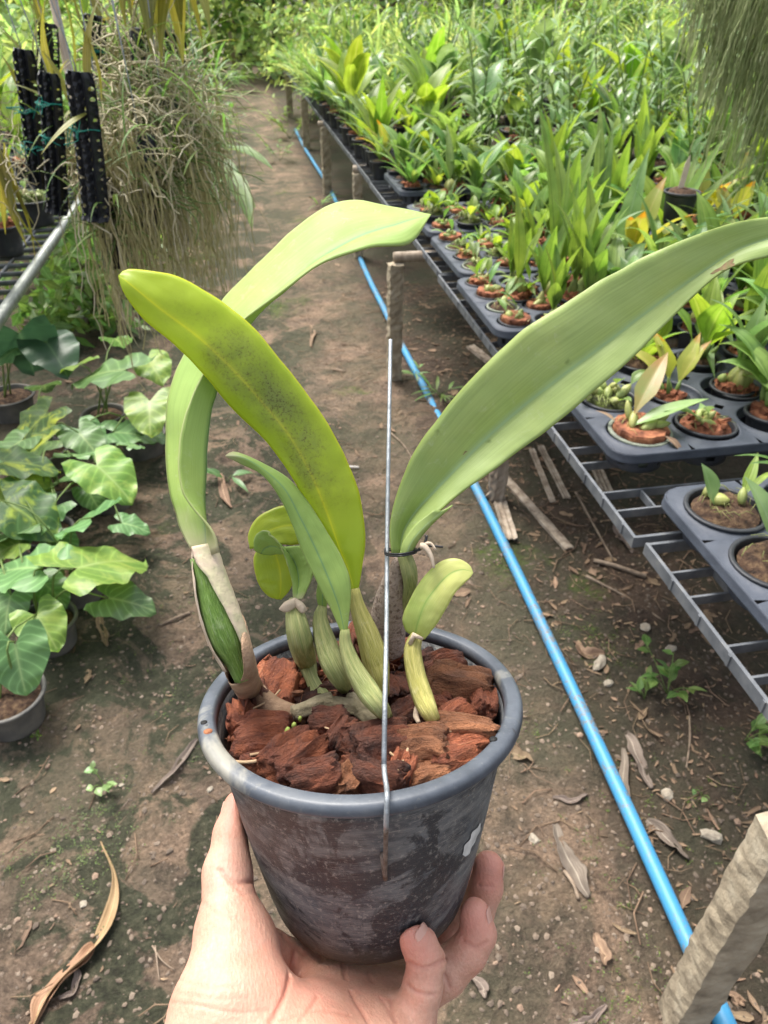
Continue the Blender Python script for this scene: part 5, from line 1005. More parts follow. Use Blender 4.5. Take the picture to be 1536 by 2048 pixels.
for _ in range(64):
    a, r = U(0, 6.3), math.sqrt(U(0, 1))*.077; huskchip((r*math.cos(a), r*math.sin(a), .131+U(-.004, .011)), (U(.008, .02), U(.006, .012), U(.005, .009)), U(0, 3), U(-.6, .6), U(-.6, .6), mc[R.choice([0, 0, 1, 1, 2])], .2)
for cm in (0, 1, 2):
    b = MB()
    for _ in range(230):
        a, rr = U(0, 6.3), math.sqrt(U(0, 1))*.082; blob(b, (rr*math.cos(a), rr*math.sin(a), .134+U(-.006, .010)), U(.0012, .0042), (1.4, U(.5, 1), U(.5, 1)), U(0, 6), 0, 6, 4, .45)
    b.build('husk_crumbs', mc[cm], hero, flat=True)
b = MB()                                                # loose fibres
for _ in range(420):
    a, r = U(0, 6.3), math.sqrt(U(0, 1))*.08; p = np.array([r*math.cos(a), r*math.sin(a), .134+U(-.004, .008)]); d = nrm(rs.normal(0, 1, 3)*[1, 1, .5]); L = U(.006, .02); b.tube([p, p+d*L*.5+rs.normal(0, .0012, 3), p+d*L+rs.normal(0, .002, 3)], U(.00015, .00035), 4, cap=False, rnd=R.random())
b.build('husk_fibre', mc[2], hero)
# ---- leaves, each from its two edges and keel (photo point, distance)
def hero_leaf(A, K, B, m, name='leaf', n=60, h=8, th=.0011, bulge=.10, wav=0.0, label=None):
    a, k, c = (smooth(WW(q), n) for q in (A, K, B)); rows = []; At = []; sd_ = U(0, 50); ii_ = np.arange(n)*.35; ea = 1+.03*vnoise(ii_+sd_, ii_*0, 1.); ec = 1+.03*vnoise(ii_+sd_, ii_*0+9, 1.)
    if n > 30: a = k+(a-k)*ea[:, None]; c = k+(c-k)*ec[:, None]
    for i in range(n):
        row = []
        wA = np.linalg.norm(a[i]-k[i]); wB = np.linalg.norm(c[i]-k[i]); Nn = nrm(np.cross(k[min(i+1, n-1)]-k[max(i-1, 0)], c[i]-a[i])+1e-12)
        if Nn@(CP-k[i]) < 0: Nn = -Nn
        for j in range(-h, h+1):
            q = abs(j)/h; e = a[i] if j < 0 else c[i]; wv = wA if j < 0 else wB
            p = k[i]*(1-q)+e*q+Nn*(bulge*4*q*(1-q)*wv*.5+wav*wv*q*math.sin(i*.5+j*.1)+(.0022*float(vnoise(sd_+i*.14, j*.22, 1.))+.0007*float(vnoise(sd_+i*.5, j*.6, 1.)))*min(1, wv/.015)); row.append(p); At.append((.5+.5*j/h, i/(n-1), .5))
        rows.append(row)
    b = MB(); b.grid(np.array(rows), np.array(At).reshape(n, 2*h+1, 3)); o = hbuild(b, name, m); md = o.modifiers.new('th', 'SOLIDIFY'); md.thickness = th; md.offset = 0
    if label: o['label'] = label
    return o
H1 = LEAF('hero leaf pale green', (.26, .40, .10), (.34, .47, .13), rib=(.17, .30, .13), wear=.6, basecol=(.46, .40, .28), trans=.25, rough=.52, spec=.3, var=0, hue=0, scale=10, edge=(.42, .48, .2))
H1b = LEAF('hero leaf underside', (.12, .22, .05), (.2, .30, .08), trans=.2, rough=.4, var=0, hue=0)
H2 = LEAF('hero yellow leaf', (.34, .46, .03), (.47, .57, .06), rib=(.62, .66, .05), trans=.5, rough=.38, var=0, hue=0, spots=.9, edge=(.6, .62, .05), scale=12)
H6 = LEAF('hero big leaf', (.26, .37, .11), (.42, .52, .20), rib=(.36, .5, .24), wear=1., trans=.28, rough=.44, spec=.35, var=0, hue=0, scale=7, edge=(.32, .4, .1))
H7 = LEAF('hero small leaf', (.40, .50, .14), (.58, .63, .28), wear=.5, rib=(.3, .44, .12), trans=.4, rough=.4, var=0, hue=0, scale=22, edge=(.5, .55, .2))
H4 = LEAF('hero curled leaf', (.30, .42, .04), (.42, .50, .07), wear=.3, rib=(.5, .55, .05), trans=.45, rough=.38, var=0, hue=0, edge=(.5, .5, .08))
# leaf 1: tall channelled leaf on the left
hero_leaf([(383, 1098, .400), (358, 1045, .408), (335, 960, .418), (332, 880, .428), (345, 770, .436), (382, 685, .444), (450, 598, .452), (540, 505, .458), (640, 424, .460), (706, 402, .462), (785, 415, .456), (862, 430, .448)],
          [(418, 1112, .395), (415, 1060, .396), (412, 980, .400), (413, 900, .404), (432, 795, .412), (472, 690, .420), (520, 625, .426), (580, 570, .432), (650, 515, .438), (720, 473, .442), (795, 447, .444), (862, 430, .448)],
          [(438, 1105, .388), (425, 1062, .388), (368, 985, .388), (358, 900, .391), (380, 800, .398), (432, 705, .406), (484, 640, .412), (560, 585, .418), (650, 522, .424), (740, 497, .430), (820, 487, .436), (862, 430, .448)], H1, label='tall channelled leaf arching over to the right', n=80)
# leaf 2: big yellow-green leaf seen from beneath
hero_leaf([(238, 552, .382), (262, 540, .384), (350, 553, .390), (432, 597, .397), (505, 655, .404), (572, 735, .411), (632, 815, .418), (682, 895, .424), (716, 980, .430), (730, 1065, .434), (724, 1130, .437), (716, 1180, .440)],
          [(238, 552, .382), (262, 570, .380), (320, 618, .385), (388, 668, .391), (455, 730, .398), (520, 800, .405), (578, 872, .412), (622, 950, .418), (655, 1030, .426), (678, 1095, .432), (697, 1140, .436), (708, 1182, .439)],
          [(238, 552, .382), (250, 588, .382), (290, 640, .387), (350, 690, .392), (408, 750, .399), (470, 822, .406), (530, 880, .412), (585, 955, .419), (630, 1035, .427), (662, 1098, .433), (686, 1148, .437), (700, 1182, .439)], H2, label='yellow-green leaf with brown freckles', n=80, bulge=.14)
# leaf 6: the large leaf reaching out to the right
hero_leaf([(784, 1112, .452), (780, 1050, .452), (797, 975, .450), (832, 900, .447), (885, 826, .444), (955, 745, .440), (1035, 668, .436), (1130, 605, .432), (1230, 545, .427), (1330, 495, .422), (1430, 457, .416), (1530, 434, .410), (1610, 436, .404), (1680, 470, .398)],
          [(800, 1112, .456), (806, 1066, .458), (832, 1022, .458), (868, 985, .457), (915, 935, .456), (975, 875, .454), (1050, 810, .450), (1130, 748, .445), (1215, 685, .440), (1300, 620, .434), (1390, 555, .427), (1480, 498, .419), (1580, 470, .409), (1680, 470, .398)],
          [(820, 1108, .448), (838, 1062, .446), (872, 1028, .446), (915, 992, .446), (962, 958, .445), (1030, 908, .444), (1105, 852, .441), (1180, 790, .438), (1258, 722, .434), (1325, 655, .430), (1395, 585, .424), (1462, 535, .417), (1560, 508, .408), (1680, 470, .398)], H6, label='largest leaf, reaching out to the right edge', n=80, bulge=.12)
for cx_, cy_, rr_, ln_ in [(1450, 533, .0035, 'brown bruise on the edge of the largest leaf'), (1058, 640, .0008, None), (930, 905, .0007, None)]:
    L6 = [o_ for o_ in COL.objects if o_.get('label', '').startswith('largest leaf')][0]
    pts_ = []
    for a_ in np.linspace(0, 2*math.pi, 15)[:-1]: rq = (10 if rr_ > .002 else 3)*(1+.4*math.sin(a_*3+cx_)); pts_.append((cx_+rq*2.2*math.cos(a_)*(1 if rr_ > .002 else .6), cy_-rq*1.1*math.cos(a_)+rq*.7*math.sin(a_)))
    # lay the mark on the leaf surface
    V6 = np.array([v.co for v in L6.data.vertices])@FR.T+botc; pr = (V6-CP); zz = pr@cf; X6 = 768+FP*(pr@cr)/zz; Y6 = 1024-FP*(pr@cu)/zz
    def lay(x, y): w_ = 1/((X6-x)**2+(Y6-y)**2+20)**2; d = float((w_*zz).sum()/w_.sum()); return W(x, y, d-.0012)
    b = MB(); b.add([lay(cx_, cy_)]+[lay(*p) for p in pts_], [(0, i+1, (i+1) % 14+1) for i in range(14)]); o_ = hbuild(b, 'leaf_scar', M('leaf scar', [(.10, .06, .03), (.28, .19, .10), (.16, .2, .06)], 220, .8)); o_.parent = L6
b = MB(); b.grid(np.array([[W(1462+q*14+s*8, 520+s*20-q*12, .4165) for q in (-1, 0, 1)] for s in np.linspace(-1, 1, 4)]))
# small overlapping fold at the foot of leaf 6
hero_leaf([(800, 1112, .445), (806, 1085, .443), (830, 1050, .441), (868, 1020, .441)], [(812, 1114, .442), (822, 1086, .440), (846, 1056, .440), (884, 1022, .443)], [(822, 1106, .444), (840, 1076, .443), (866, 1046, .443), (905, 1010, .446)], H6, 'leaf_fold', 20, 4)
# leaf 3: narrow leaf with a curled tip
hero_leaf([(452, 912, .408), (470, 905, .410), (520, 925, .414), (572, 955, .419), (612, 1000, .423), (655, 1066, .426), (690, 1130, .428), (701, 1185, .429), (694, 1262, .430)],
          [(452, 912, .408), (482, 914, .406), (525, 938, .410), (568, 978, .414), (600, 1035, .418), (632, 1100, .422), (660, 1165, .425), (678, 1215, .427), (689, 1264, .429)],
          [(452, 912, .408), (480, 926, .408), (525, 950, .411), (560, 995, .415), (585, 1050, .419), (608, 1110, .422), (637, 1170, .425), (664, 1222, .428), (684, 1266, .430)], H1, label='narrow leaf with its tip curled left', n=60)
# leaf 4: blade that folds over backwards into a loop; leaf 5: round leaf behind it
hero_leaf([(588, 1198, .452), (583, 1160, .450), (572, 1120, .448), (556, 1085, .447), (538, 1066, .449), (520, 1064, .453), (509, 1078, .458), (508, 1100, .462)],
          [(594, 1202, .450), (597, 1165, .452), (592, 1135, .453), (578, 1110, .452), (560, 1096, .453), (543, 1092, .456), (530, 1096, .460), (522, 1106, .464)],
          [(606, 1198, .448), (622, 1160, .447), (634, 1122, .447), (618, 1092, .449), (590, 1098, .452), (568, 1106, .456), (552, 1108, .460), (540, 1110, .464)], H1, label='short leaf folded over into a loop', n=70)
hero_leaf([(500, 1098, .468), (497, 1070, .470), (512, 1040, .472), (545, 1018, .474), (585, 1010, .476), (625, 1020, .478), (655, 1060, .480)], [(512, 1096, .468), (525, 1075, .468), (545, 1060, .470), (575, 1052, .472), (605, 1052, .474), (630, 1062, .476), (655, 1080, .480)], [(525, 1094, .466), (545, 1090, .465), (565, 1088, .466), (585, 1090, .468), (605, 1088, .470), (630, 1090, .474), (655, 1095, .480)], H4, label='round yellow-green leaf curling behind the looped one', n=40)
hero_leaf([(515, 1098, .472), (508, 1120, .474), (515, 1160, .476), (535, 1190, .477), (555, 1198, .477)], [(548, 1096, .470), (556, 1120, .471), (562, 1150, .473), (562, 1180, .475), (558, 1198, .477)], [(590, 1098, .470), (594, 1120, .471), (590, 1155, .473), (578, 1182, .475), (562, 1199, .477)], H4, n=30, label='yellow-green leaf lobe hanging below the loop')
# leaf of the second bulb, thin and upright behind
hero_leaf([(640, 1220, .458), (634, 1190, .456), (640, 1150, .456), (648, 1110, .456)], [(645, 1222, .457), (645, 1190, .453), (648, 1150, .453), (650, 1110, .455)], [(651, 1220, .458), (655, 1190, .457), (655, 1150, .457), (652, 1110, .456)], H1, 'leaf', 20, 4, label='thin upright leaf hidden behind the narrow one')
# leaf 7: small pale leaf at the right
hero_leaf([(812, 1262, .452), (806, 1235, .450), (822, 1195, .448), (850, 1152, .446), (885, 1122, .444), (915, 1118, .442), (938, 1130, .440), (946, 1146, .439)], [(830, 1272, .450), (838, 1240, .446), (852, 1205, .444), (875, 1172, .442), (900, 1148, .440), (922, 1140, .439), (936, 1142, .439), (946, 1146, .439)], [(850, 1278, .448), (868, 1255, .444), (888, 1225, .441), (905, 1195, .438), (920, 1175, .437), (933, 1162, .437), (941, 1154, .438), (946, 1146, .439)], H7, label='small pale leaf on the rightmost bulb', n=40)
def STREAK(name, a, c_, w_):
    t = NT(name); u, v, r_ = t.attr(); cb = t.n('CombineXYZ'); t.l(t.math('SINE', t.math('MULTIPLY', u, 6.283)), cb.inputs[0]); t.l(t.math('COSINE', t.math('MULTIPLY', u, 6.283)), cb.inputs[1]); t.l(t.math('MULTIPLY', v, .8), cb.inputs[2])
    n1 = t.noise(4.5, 5, .65, vec=cb.outputs[0]); n2 = t.noise(16, 4, .6, vec=cb.outputs[0]); c = t.coord('Object'); n3 = t.noise(60, 5, .6, vec=c)
    col = t.mix(t.ramp(n1, [(.35, 0.), (.62, 1.)]), a, c_); col = t.mix(t.ramp(n2, [(.35, .6), (.5, 0.)]), col, tuple(x*.6 for x in a)); col = t.mix(t.math('MULTIPLY', t.ramp(n2, [(.55, 0.), (.68, .8)]), n3), col, w_); col = t.mix(t.ramp(n3, [(.6, 0.), (.75, .4)]), col, w_)
    t.l(col, t.bs.inputs['Base Color']); t.bs.inputs['Roughness'].default_value = .55; t.bump(t.math('ADD', n2, t.math('MULTIPLY', n3, .3)), .6, .004); return t.m
# ---- pseudobulbs (photo point, distance, radius in photo pixels)
HB = STREAK('striped pseudobulb', (.24, .30, .09), (.46, .46, .18), (.64, .60, .40)) if True else LEAF('x', (.20, .27, .07), (.33, .37, .12), trans=.0, veins=5, rough=.5, var=0, hue=0, scale=40, spec=.3)
HBY = STREAK('yellow pseudobulb', (.40, .38, .08), (.60, .54, .17), (.70, .64, .42)) if True else LEAF('x', (.34, .36, .06), (.46, .45, .12), trans=.0, veins=4, rough=.5, var=0, hue=0, scale=40, spec=.3)
SHE = M('papery sheath', [(.32, .23, .16), (.50, .40, .30), (.58, .48, .38), (.28, .19, .12)], 28, .7, bump=.5, bscale=240, vscale=(1, 1, .3))
SHEP = M('pale pink sheath', [(.42, .27, .2), (.60, .47, .36), (.52, .48, .30), (.62, .5, .4)], 34, .6, bump=.3, bscale=200)
TAN = M('brown papery sheath', [(.20, .12, .07), (.38, .25, .16), (.50, .36, .25)], 34, .75, bump=.6, bscale=220)
GREY = M('grey speckled sheath', [(.22, .16, .12), (.38, .30, .25), (.16, .11, .08)], 260, .85, bump=.6, bscale=300, lo=.35, hi=.65)
RHI = M('rhizome bark', [(.14, .12, .07), (.32, .27, .17), (.42, .36, .26)], 55, .9, bump=1, bscale=200)
def pbulb(pts, m, name='pseudobulb', ribs=7, ribd=.07, n=20, k=26, label=None):
    P = np.array([list(W(x, y, d))+[r/FP*d] for x, y, d, r in pts]); S = smooth(P, k); b = MB(); b.tube(S[:, :3], S[:, 3], n, ribs=ribs, ribd=ribd); o = hbuild(b, name, m)
    if label: o['label'] = label
    return o
def dp(px, py, off=-.016): return float((hp(px, py, off)-CP)@cf)
pbulb([(588, 1196, .452, 9), (590, 1225, .452, 18), (600, 1275, .448, 24), (612, 1320, dp(612, 1340)-.012, 21), (622, 1352, dp(622, 1360)-.008, 13), (632, 1375, dp(632, 1380)-.004, 14), (650, 1402, dp(650, 1402), 17)], HB, label='plump striped green bulb')
pbulb([(645, 1212, .457, 9), (640, 1240, .455, 15), (655, 1300, .450, 23), (675, 1345, .447, 22), (692, 1380, dp(692, 1385)-.006, 13), (712, 1402, dp(712, 1402), 16), (745, 1440, dp(745, 1440), 13)], HB, label='second striped green bulb')
pbulb([(690, 1258, .430, 9), (692, 1290, .430, 13), (708, 1335, .428, 18), (735, 1380, .424, 22), (760, 1415, .420, 18), (778, 1440, dp(778, 1440), 9)], HB, label='slanting slender bulb')
pbulb([(708, 1176, .440, 10), (716, 1215, .441, 15), (736, 1270, .444, 22), (752, 1325, .447, 25), (762, 1370, .449, 16), (768, 1395, dp(768, 1395), 10)], HBY, label='yellowish bulb under the freckled leaf')
pbulb([(834, 1268, .451, 12), (825, 1300, .449, 17), (832, 1350, .444, 19), (848, 1400, .436, 20), (862, 1430, .430, 16), (872, 1450, dp(872, 1450), 9)], HBY, label='yellow bulb of the small pale leaf')
pbulb([(838, 1400, .438, 5), (832, 1430, .436, 6), (838, 1446, .432, 4)], SHE, 'dry_sheath', 0, 0)
pbulb([(806, 1104, .455, 14), (818, 1140, .458, 17), (820, 1175, .466, 14), (808, 1215, .480, 12), (800, 1250, .490, 12)], HB, 'stem', 4, .05, label='green stem under the largest leaf')
pbulb([(797, 1118, .462, 9), (787, 1165, .470, 24), (778, 1215, .482, 33), (775, 1262, .495, 36), (780, 1300, .505, 30)], GREY, 'dry_sheath', 9, .03, label='grey speckled dry sheath round the largest leaf stem')
# big left bulb: papery sheath torn open over a green bulb
pbulb([(404, 1112, .398, 23), (418, 1160, .398, 27), (434, 1215, .398, 33), (455, 1275, .399, 34), (474, 1322, .402, 22), (487, 1358, .404, 17)], STREAK('green inner bulb', (.11, .22, .03), (.20, .33, .06), (.50, .55, .36)), 'pseudobulb', label='bright green bulb inside the torn sheath')
def sheath(pts, th0, th1, m, n=30, rr=1.06, label=None, name='dry_sheath'):
    """partial tube wrapped over the bulb between two angles (deg); 0 = right, 90 = towards viewer"""
    P = np.array([list(W(x, y, d))+[r/FP*d*rr] for x, y, d, r in pts]); S = smooth(P, n); G = []
    for i in range(n):
        T = nrm(S[min(i+1, n-1), :3]-S[max(i-1, 0), :3]); v = nrm(CP-S[i, :3]); rt = nrm(np.cross(T, v)); rt = rt if rt@cr > 0 else -rt; v = nrm(np.cross(rt, T)); v = v if v@(CP-S[i, :3]) > 0 else -v; s = i/(n-1)
        a0, a1 = np.interp(s, np.linspace(0, 1, len(th0)), th0), np.interp(s, np.linspace(0, 1, len(th1)), th1); row = []
        for j in range(19):
            a = math.radians(a0+(a1-a0)*j/18); k = 1+.025*math.sin(a*9+s*6)+.012*math.sin(s*40+j); row.append(S[i, :3]+(rt*math.cos(a)+v*math.sin(a))*S[i, 3]*k)
        G.append(row)
    b = MB(); b.grid(np.array(G)); o = hbuild(b, name, m); md = o.modifiers.new('th', 'SOLIDIFY'); md.thickness = .0006; md.offset = 1
    if label: o['label'] = label
S0 = [(408, 1090, .398, 21), (418, 1150, .397, 29), (434, 1210, .397, 35), (455, 1272, .398, 36), (477, 1328, .401, 29), (500, 1378, dp(500, 1385)-.020, 23), (540, 1412, dp(540, 1415)-.014, 20), (575, 1428, dp(575, 1430)-.009, 19), (612, 1430, dp(612, 1432)-.007, 15)]
sheath(S0[:5], [-130, -125, -120, -110, -100], [178, 96, 74, 62, 55], SHEP, rr=1.07, label='pale pink papery sheath, torn open', n=44)
sheath(S0[:5], [182, 152, 158, 164, 150], [300, 290, 280, 270, 250], SHE, rr=1.05)
sheath(S0[2:], [-50, -130, -180, -180, -180, -180], [-45, 85, 179, 179, 179, 179], TAN, rr=1.10, label='brown papery sheath at the foot of the big bulb', n=60)
0 and pbulb([(384, 1100, .399, 6), (402, 1104, .395, 9), (425, 1108, .392, 9), (438, 1104, .393, 5)], M('pink collar', [(.5, .36, .32), (.52, .46, .34)], 40, .6), 'collar', 0, 0)
for pts, r0 in [([(586, 1428), (615, 1418), (640, 1408), (665, 1402)], 17), ([(640, 1405), (680, 1412), (715, 1418), (745, 1440), (760, 1448)], 15), ([(700, 1395), (735, 1425), (755, 1450)], 13)]:
    pbulb([(x, y, dp(x, y, -.008)-.006, r0*U(.8, 1.1)) for x, y in pts], RHI, 'rhizome', 5, .12)
RT = M('tan root', [(.34, .22, .12), (.52, .38, .24)], 60, .85, bump=.4)
for pts, r in [([(455, 1522), (500, 1524), (560, 1510), (605, 1488), (625, 1472)], 3.5), ([(500, 1510), (550, 1500), (590, 1478)], 3.), ([(870, 1452), (900, 1462), (930, 1456)], 3), ([(780, 1505), (795, 1520), (797, 1545)], 2.5), ([(818, 1470), (815, 1500), (806, 1525)], 3), ([(620, 1440), (660, 1445), (700, 1440), (730, 1452)], 4), ([(560, 1380), (540, 1400), (500, 1420)], 2.), ([(650, 1455), (690, 1470), (720, 1490), (700, 1520)], 2.)]:
    pbulb([(x, y, dp(x, y, -.002), r) for x, y in pts], RT, 'root', 0, 0, 8, 20)
for (x, y, r, l) in [(575, 1462, 6, 13), (588, 1450, 5, 9), (600, 1436, 4, 6)]:
    d = dp(x, y, .002); pbulb([(x, y+l, d, r*.6), (x, y, d-.002, r), (x+2, y-l*.6, d-.002, r*.5)], M('green bud', [(.28, .36, .07), (.4, .48, .12)], 30, .5), 'bud', 0, 0, 12, 12)
for (x, y, ln, wx) in [(583, 1204, 42, -24), (597, 1206, 20, 16)]:
    hero_leaf([(590, 1196, .448), (x+wx*.5, y, .446), (x+wx, y+14, .446)], [(590, 1204, .446), (x+wx*.5, y+8, .444), (x+wx, y+14, .446)], [(592, 1214, .447), (x+wx*.4, y+20, .445), (x+wx, y+15, .446)], SHE, 'dry_sheath', 12, 3)
b = MB(); b.tube(WW([(820, 1288, .446), (828, 1270, .444), (846, 1278, .444)]), [.0015, .002, .001], 6); hbuild(b, 'dry_sheath', SHE)
# ---- galvanised stake hooked over the rim, and the black wire tie
b = MB(); rf = hp(770, 1562, .004); df = float((rf-CP)@cf); P = smooth(WW([(781, 680, .535), (779, 800, .512), (776, 960, .482), (774, 1100, .455), (773, 1250, .424), (770, 1400, .392), (768, 1530, df+.006)]), 50); b.tube(P, .0014, 10); hbuild(b, 'stake_wire', m_wire)
# the hooked end hangs down outside the wall
def wallpt(px, py, clear):     # photo point on a cone just outside the pot wall
    d = ray(px, py); best = None
    for t in np.arange(.30, .5, .0004):
        q = hl(CP+d*t); r = math.hypot(q[0], q[1]); rw = np.interp(q[2], [0, .01, .055, .115, .14, .142, .155], [.06, .0665, .076, .0865, .0903, .1006, .1006])
        if r < rw+clear: return t
    return .37
P = [(768, 1530, df+.006), (770, 1556, df-.002), (773, 1572, df-.0055), (774, 1600, wallpt(774, 1600, .0018)), (772, 1660, wallpt(772, 1660, .003)), (770, 1750, wallpt(770, 1750, .002))]
Q = smooth(WW(P), 36); b = MB(); b.tube(Q[:16], .0014, 10); hbuild(b, 'stake_hook', m_wire); b = MB(); b.tube(Q[15:], .00125, 10); hbuild(b, 'stake_end', m_rust)
b = MB(); b.tube(WW([(764, 1708, wallpt(764, 1708, .0018)), (768, 1735, wallpt(768, 1735, .0012)), (771, 1758, wallpt(771, 1758, .001))]), .0014, 8); hbuild(b, 'stake_end', m_rust)
b = MB()
for k in range(2):
    o_ = k*4; b.tube(smooth(WW([(770, 1098+o_, .450), (773, 1106+o_, .447), (800, 1108+o_, .436), (830, 1102+o_, .444), (828, 1096+o_, .464), (795, 1096+o_, .474), (772, 1098+o_, .462), (770, 1098+o_, .450)]), 40), .0006, 8)
b.tube(smooth(WW([(828, 1102, .444), (842, 1098, .442), (850, 1085, .440), (854, 1070, .440)]), 12), .0008, 8); b.tube(smooth(WW([(836, 1098, .442), (860, 1092, .441), (886, 1094, .440)]), 12), .0007, 8); hbuild(b, 'wire_tie', m_blkwire)
b = MB(); b.tube(smooth(WW([(842, 1092, .440), (850, 1094, .439), (862, 1112, .438), (868, 1136, .438)]), 14), np.linspace(.0022, .0007, 14), 8); b.tube(smooth(WW([(842, 1092, .440), (860, 1086, .439), (872, 1100, .438)]), 10), np.linspace(.0012, .0006, 10), 6); hbuild(b, 'withered_flower_stalk', SHE)

# ================================================================ the hand (a smooth distance field, meshed with surface nets)
def J(px, py, d, r): return np.array([(px-768)/FP*d, -(py-1024)/FP*d, d, r/FP*d])
chains = {  # photo point, distance, radius in photo pixels
 'thumb': [(500, 2010, .405, 84), (458, 1855, .428, 60), (455, 1745, .450, 47), (467, 1668, .468, 38), (480, 1614, .480, 33)],
 'thenar': [(430, 2170, .380, 130), (452, 2020, .400, 106), (474, 1900, .423, 74)],
 'palm1': [(560, 2180, .385, 120), (620, 2050, .420, 70), (690, 1960, .480, 58)],
 'palm2': [(620, 2190, .385, 110), (700, 2070, .425, 66), (760, 1975, .485, 55)],
 'palm3': [(680, 2200, .385, 105), (745, 2090, .420, 62), (800, 2000, .470, 48)],
 'palm4': [(740, 2200, .385, 95), (775, 2110, .410, 62), (815, 2050, .432, 52)],
 'wrist': [(580, 2170, .39, 160), (590, 2330, .37, 150), (560, 2700, .34, 170)],
 'web': [(500, 1880, .440, 40), (600, 1930, .480, 40), (700, 1950, .495, 38)],
 'little': [(822, 2060, .425, 46), (845, 1975, .428, 39), (853, 1925, .432, 38), (838, 1888, .434, 35), (824, 1866, .434, 31)],
 'ring': [(800, 2010, .465, 46), (890, 1945, .462, 44), (935, 1905, .462, 38), (957, 1868, .464, 35), (949, 1828, .466, 31)],
 'middle': [(790, 1975, .49, 46), (900, 1890, .50, 42), (950, 1830, .505, 36), (972, 1775, .505, 33), (977, 1733, .505, 30)],
 'index': [(740, 1960, .50, 46), (860, 1850, .545, 40), (905, 1780, .550, 35), (915, 1730, .552, 32), (915, 1690, .552, 29)],
}
hs_ = .00125
segs = {k: [J(*p) for p in v] for k, v in chains.items()}
allp = np.array([p for v in segs.values() for p in v if p[1] > -.36]); lo = allp[:, :3].min(0)-.03; hi = allp[:, :3].max(0)+.03; lo[1] = max(lo[1], -.33)
dim = np.ceil((hi-lo)/hs_).astype(int); gx_, gy_, gz_ = (np.arange(n)*hs_+l for n, l in zip(dim, lo)); 
PX, PY_, PZ = np.meshgrid(gx_, gy_, gz_, indexing='ij'); PP = np.stack([PX, PY_, PZ], -1).astype(np.float32)
def cone(a, b_):
    ab = (b_-a)[:3].astype(np.float32); pa = PP-a[:3].astype(np.float32); h = np.clip((pa@ab)/float(ab@ab), 0, 1); d = pa-h[..., None]*ab
    return np.sqrt((d*d).sum(-1))-(a[3]+(b_[3]-a[3])*h).astype(np.float32)
def smin(a, b_, k):
    h = np.clip(.5+.5*(b_-a)/k, 0, 1); return b_*(1-h)+a*h-k*h*(1-h)
def chain_sdf(name, k):
    o = None
    for a, b_ in zip(segs[name][:-1], segs[name][1:]):
        d = cone(a, b_); o = d if o is None else smin(o, d, k)
    return o
palm = None
for nm in ('thenar', 'palm1', 'palm2', 'palm3', 'palm4', 'wrist', 'web'):
    d = chain_sdf(nm, .008); palm = d if palm is None else smin(palm, d, .016)
palm = smin(palm, chain_sdf('thumb', .005), .014)
fing = None
for nm in ('little', 'ring', 'middle', 'index'):
    d = chain_sdf(nm, .003); fing = d if fing is None else smin(fing, d, .0022)
fld = smin(palm, fing, .008)
# keep clear of the pot: flesh is pressed aside by the wall and the base
q_ = PP-(c0-nc*HP).astype(np.float32); zl = q_@nc.astype(np.float32); rl = np.sqrt(np.maximum((q_*q_).sum(-1)-zl*zl, 0)); rw = np.interp(zl, [-.004, .0, .01, .055, .115, .142], [.058, .0625, .0672, .0768, .0873, .0912]).astype(np.float32)
pot_sdf = np.maximum(rl-rw-.0006, -(zl+.0008)); k_ = .004; hh = np.clip(.5-.5*(-pot_sdf-fld)/-k_, 0, 1)
a_, b_ = fld, -pot_sdf; h = np.clip(.5+.5*(a_-b_)/k_, 0, 1); fld = b_*(1-h)+a_*h+k_*h*(1-h)
def surface_nets(S, origin, h):
    ins = S < 0; nx, ny, nz = S.shape; acc = np.zeros((nx-1, ny-1, nz-1, 3), np.float32); cnt = np.zeros((nx-1, ny-1, nz-1), np.float32)
    cs = [(0, 0, 0), (1, 0, 0), (0, 1, 0), (1, 1, 0), (0, 0, 1), (1, 0, 1), (0, 1, 1), (1, 1, 1)]
    g = lambda c: S[c[0]:nx-1+c[0], c[1]:ny-1+c[1], c[2]:nz-1+c[2]]
    for i in range(8):
        for ax_ in range(3):
            c1 = cs[i]
            if c1[ax_]: continue
            c2 = list(c1); c2[ax_] = 1; A_, B_ = g(c1), g(c2); cross = (A_ < 0) != (B_ < 0); t = np.where(cross, A_/(A_-B_+1e-12), 0)
            for d in range(3): acc[..., d] += np.where(cross, (c1[d] + (t if d == ax_ else 0)), 0)
            cnt += cross
    act = cnt > 0; idx = -np.ones(act.shape, int); idx[act] = np.arange(act.sum()); ii = np.argwhere(act); V = (ii+acc[act]/cnt[act][:, None])*h+origin; F = []
    for ax_ in range(3):
        o1, o2 = [(1, 2), (2, 0), (0, 1)][ax_]; sl = [slice(1, n-1) for n in S.shape]; sl[ax_] = slice(0, S.shape[ax_]-1); sl2 = list(sl); sl2[ax_] = slice(1, S.shape[ax_])
        a = ins[tuple(sl)]; c = ins[tuple(sl2)]; off = np.array([s.start for s in sl])
        for flag in (True, False):
            e = np.argwhere((a != c) & (a == flag))+off
            def at(d1, d2): w_ = e.copy(); w_[:, o1] -= d1; w_[:, o2] -= d2; return idx[w_[:, 0], w_[:, 1], w_[:, 2]]
            q = np.stack([at(1, 1), at(0, 1), at(0, 0), at(1, 0)], 1); F.append(q if flag else q[:, ::-1])
    return V, np.vstack(F)
Vh, Fh = surface_nets(fld, lo, hs_)
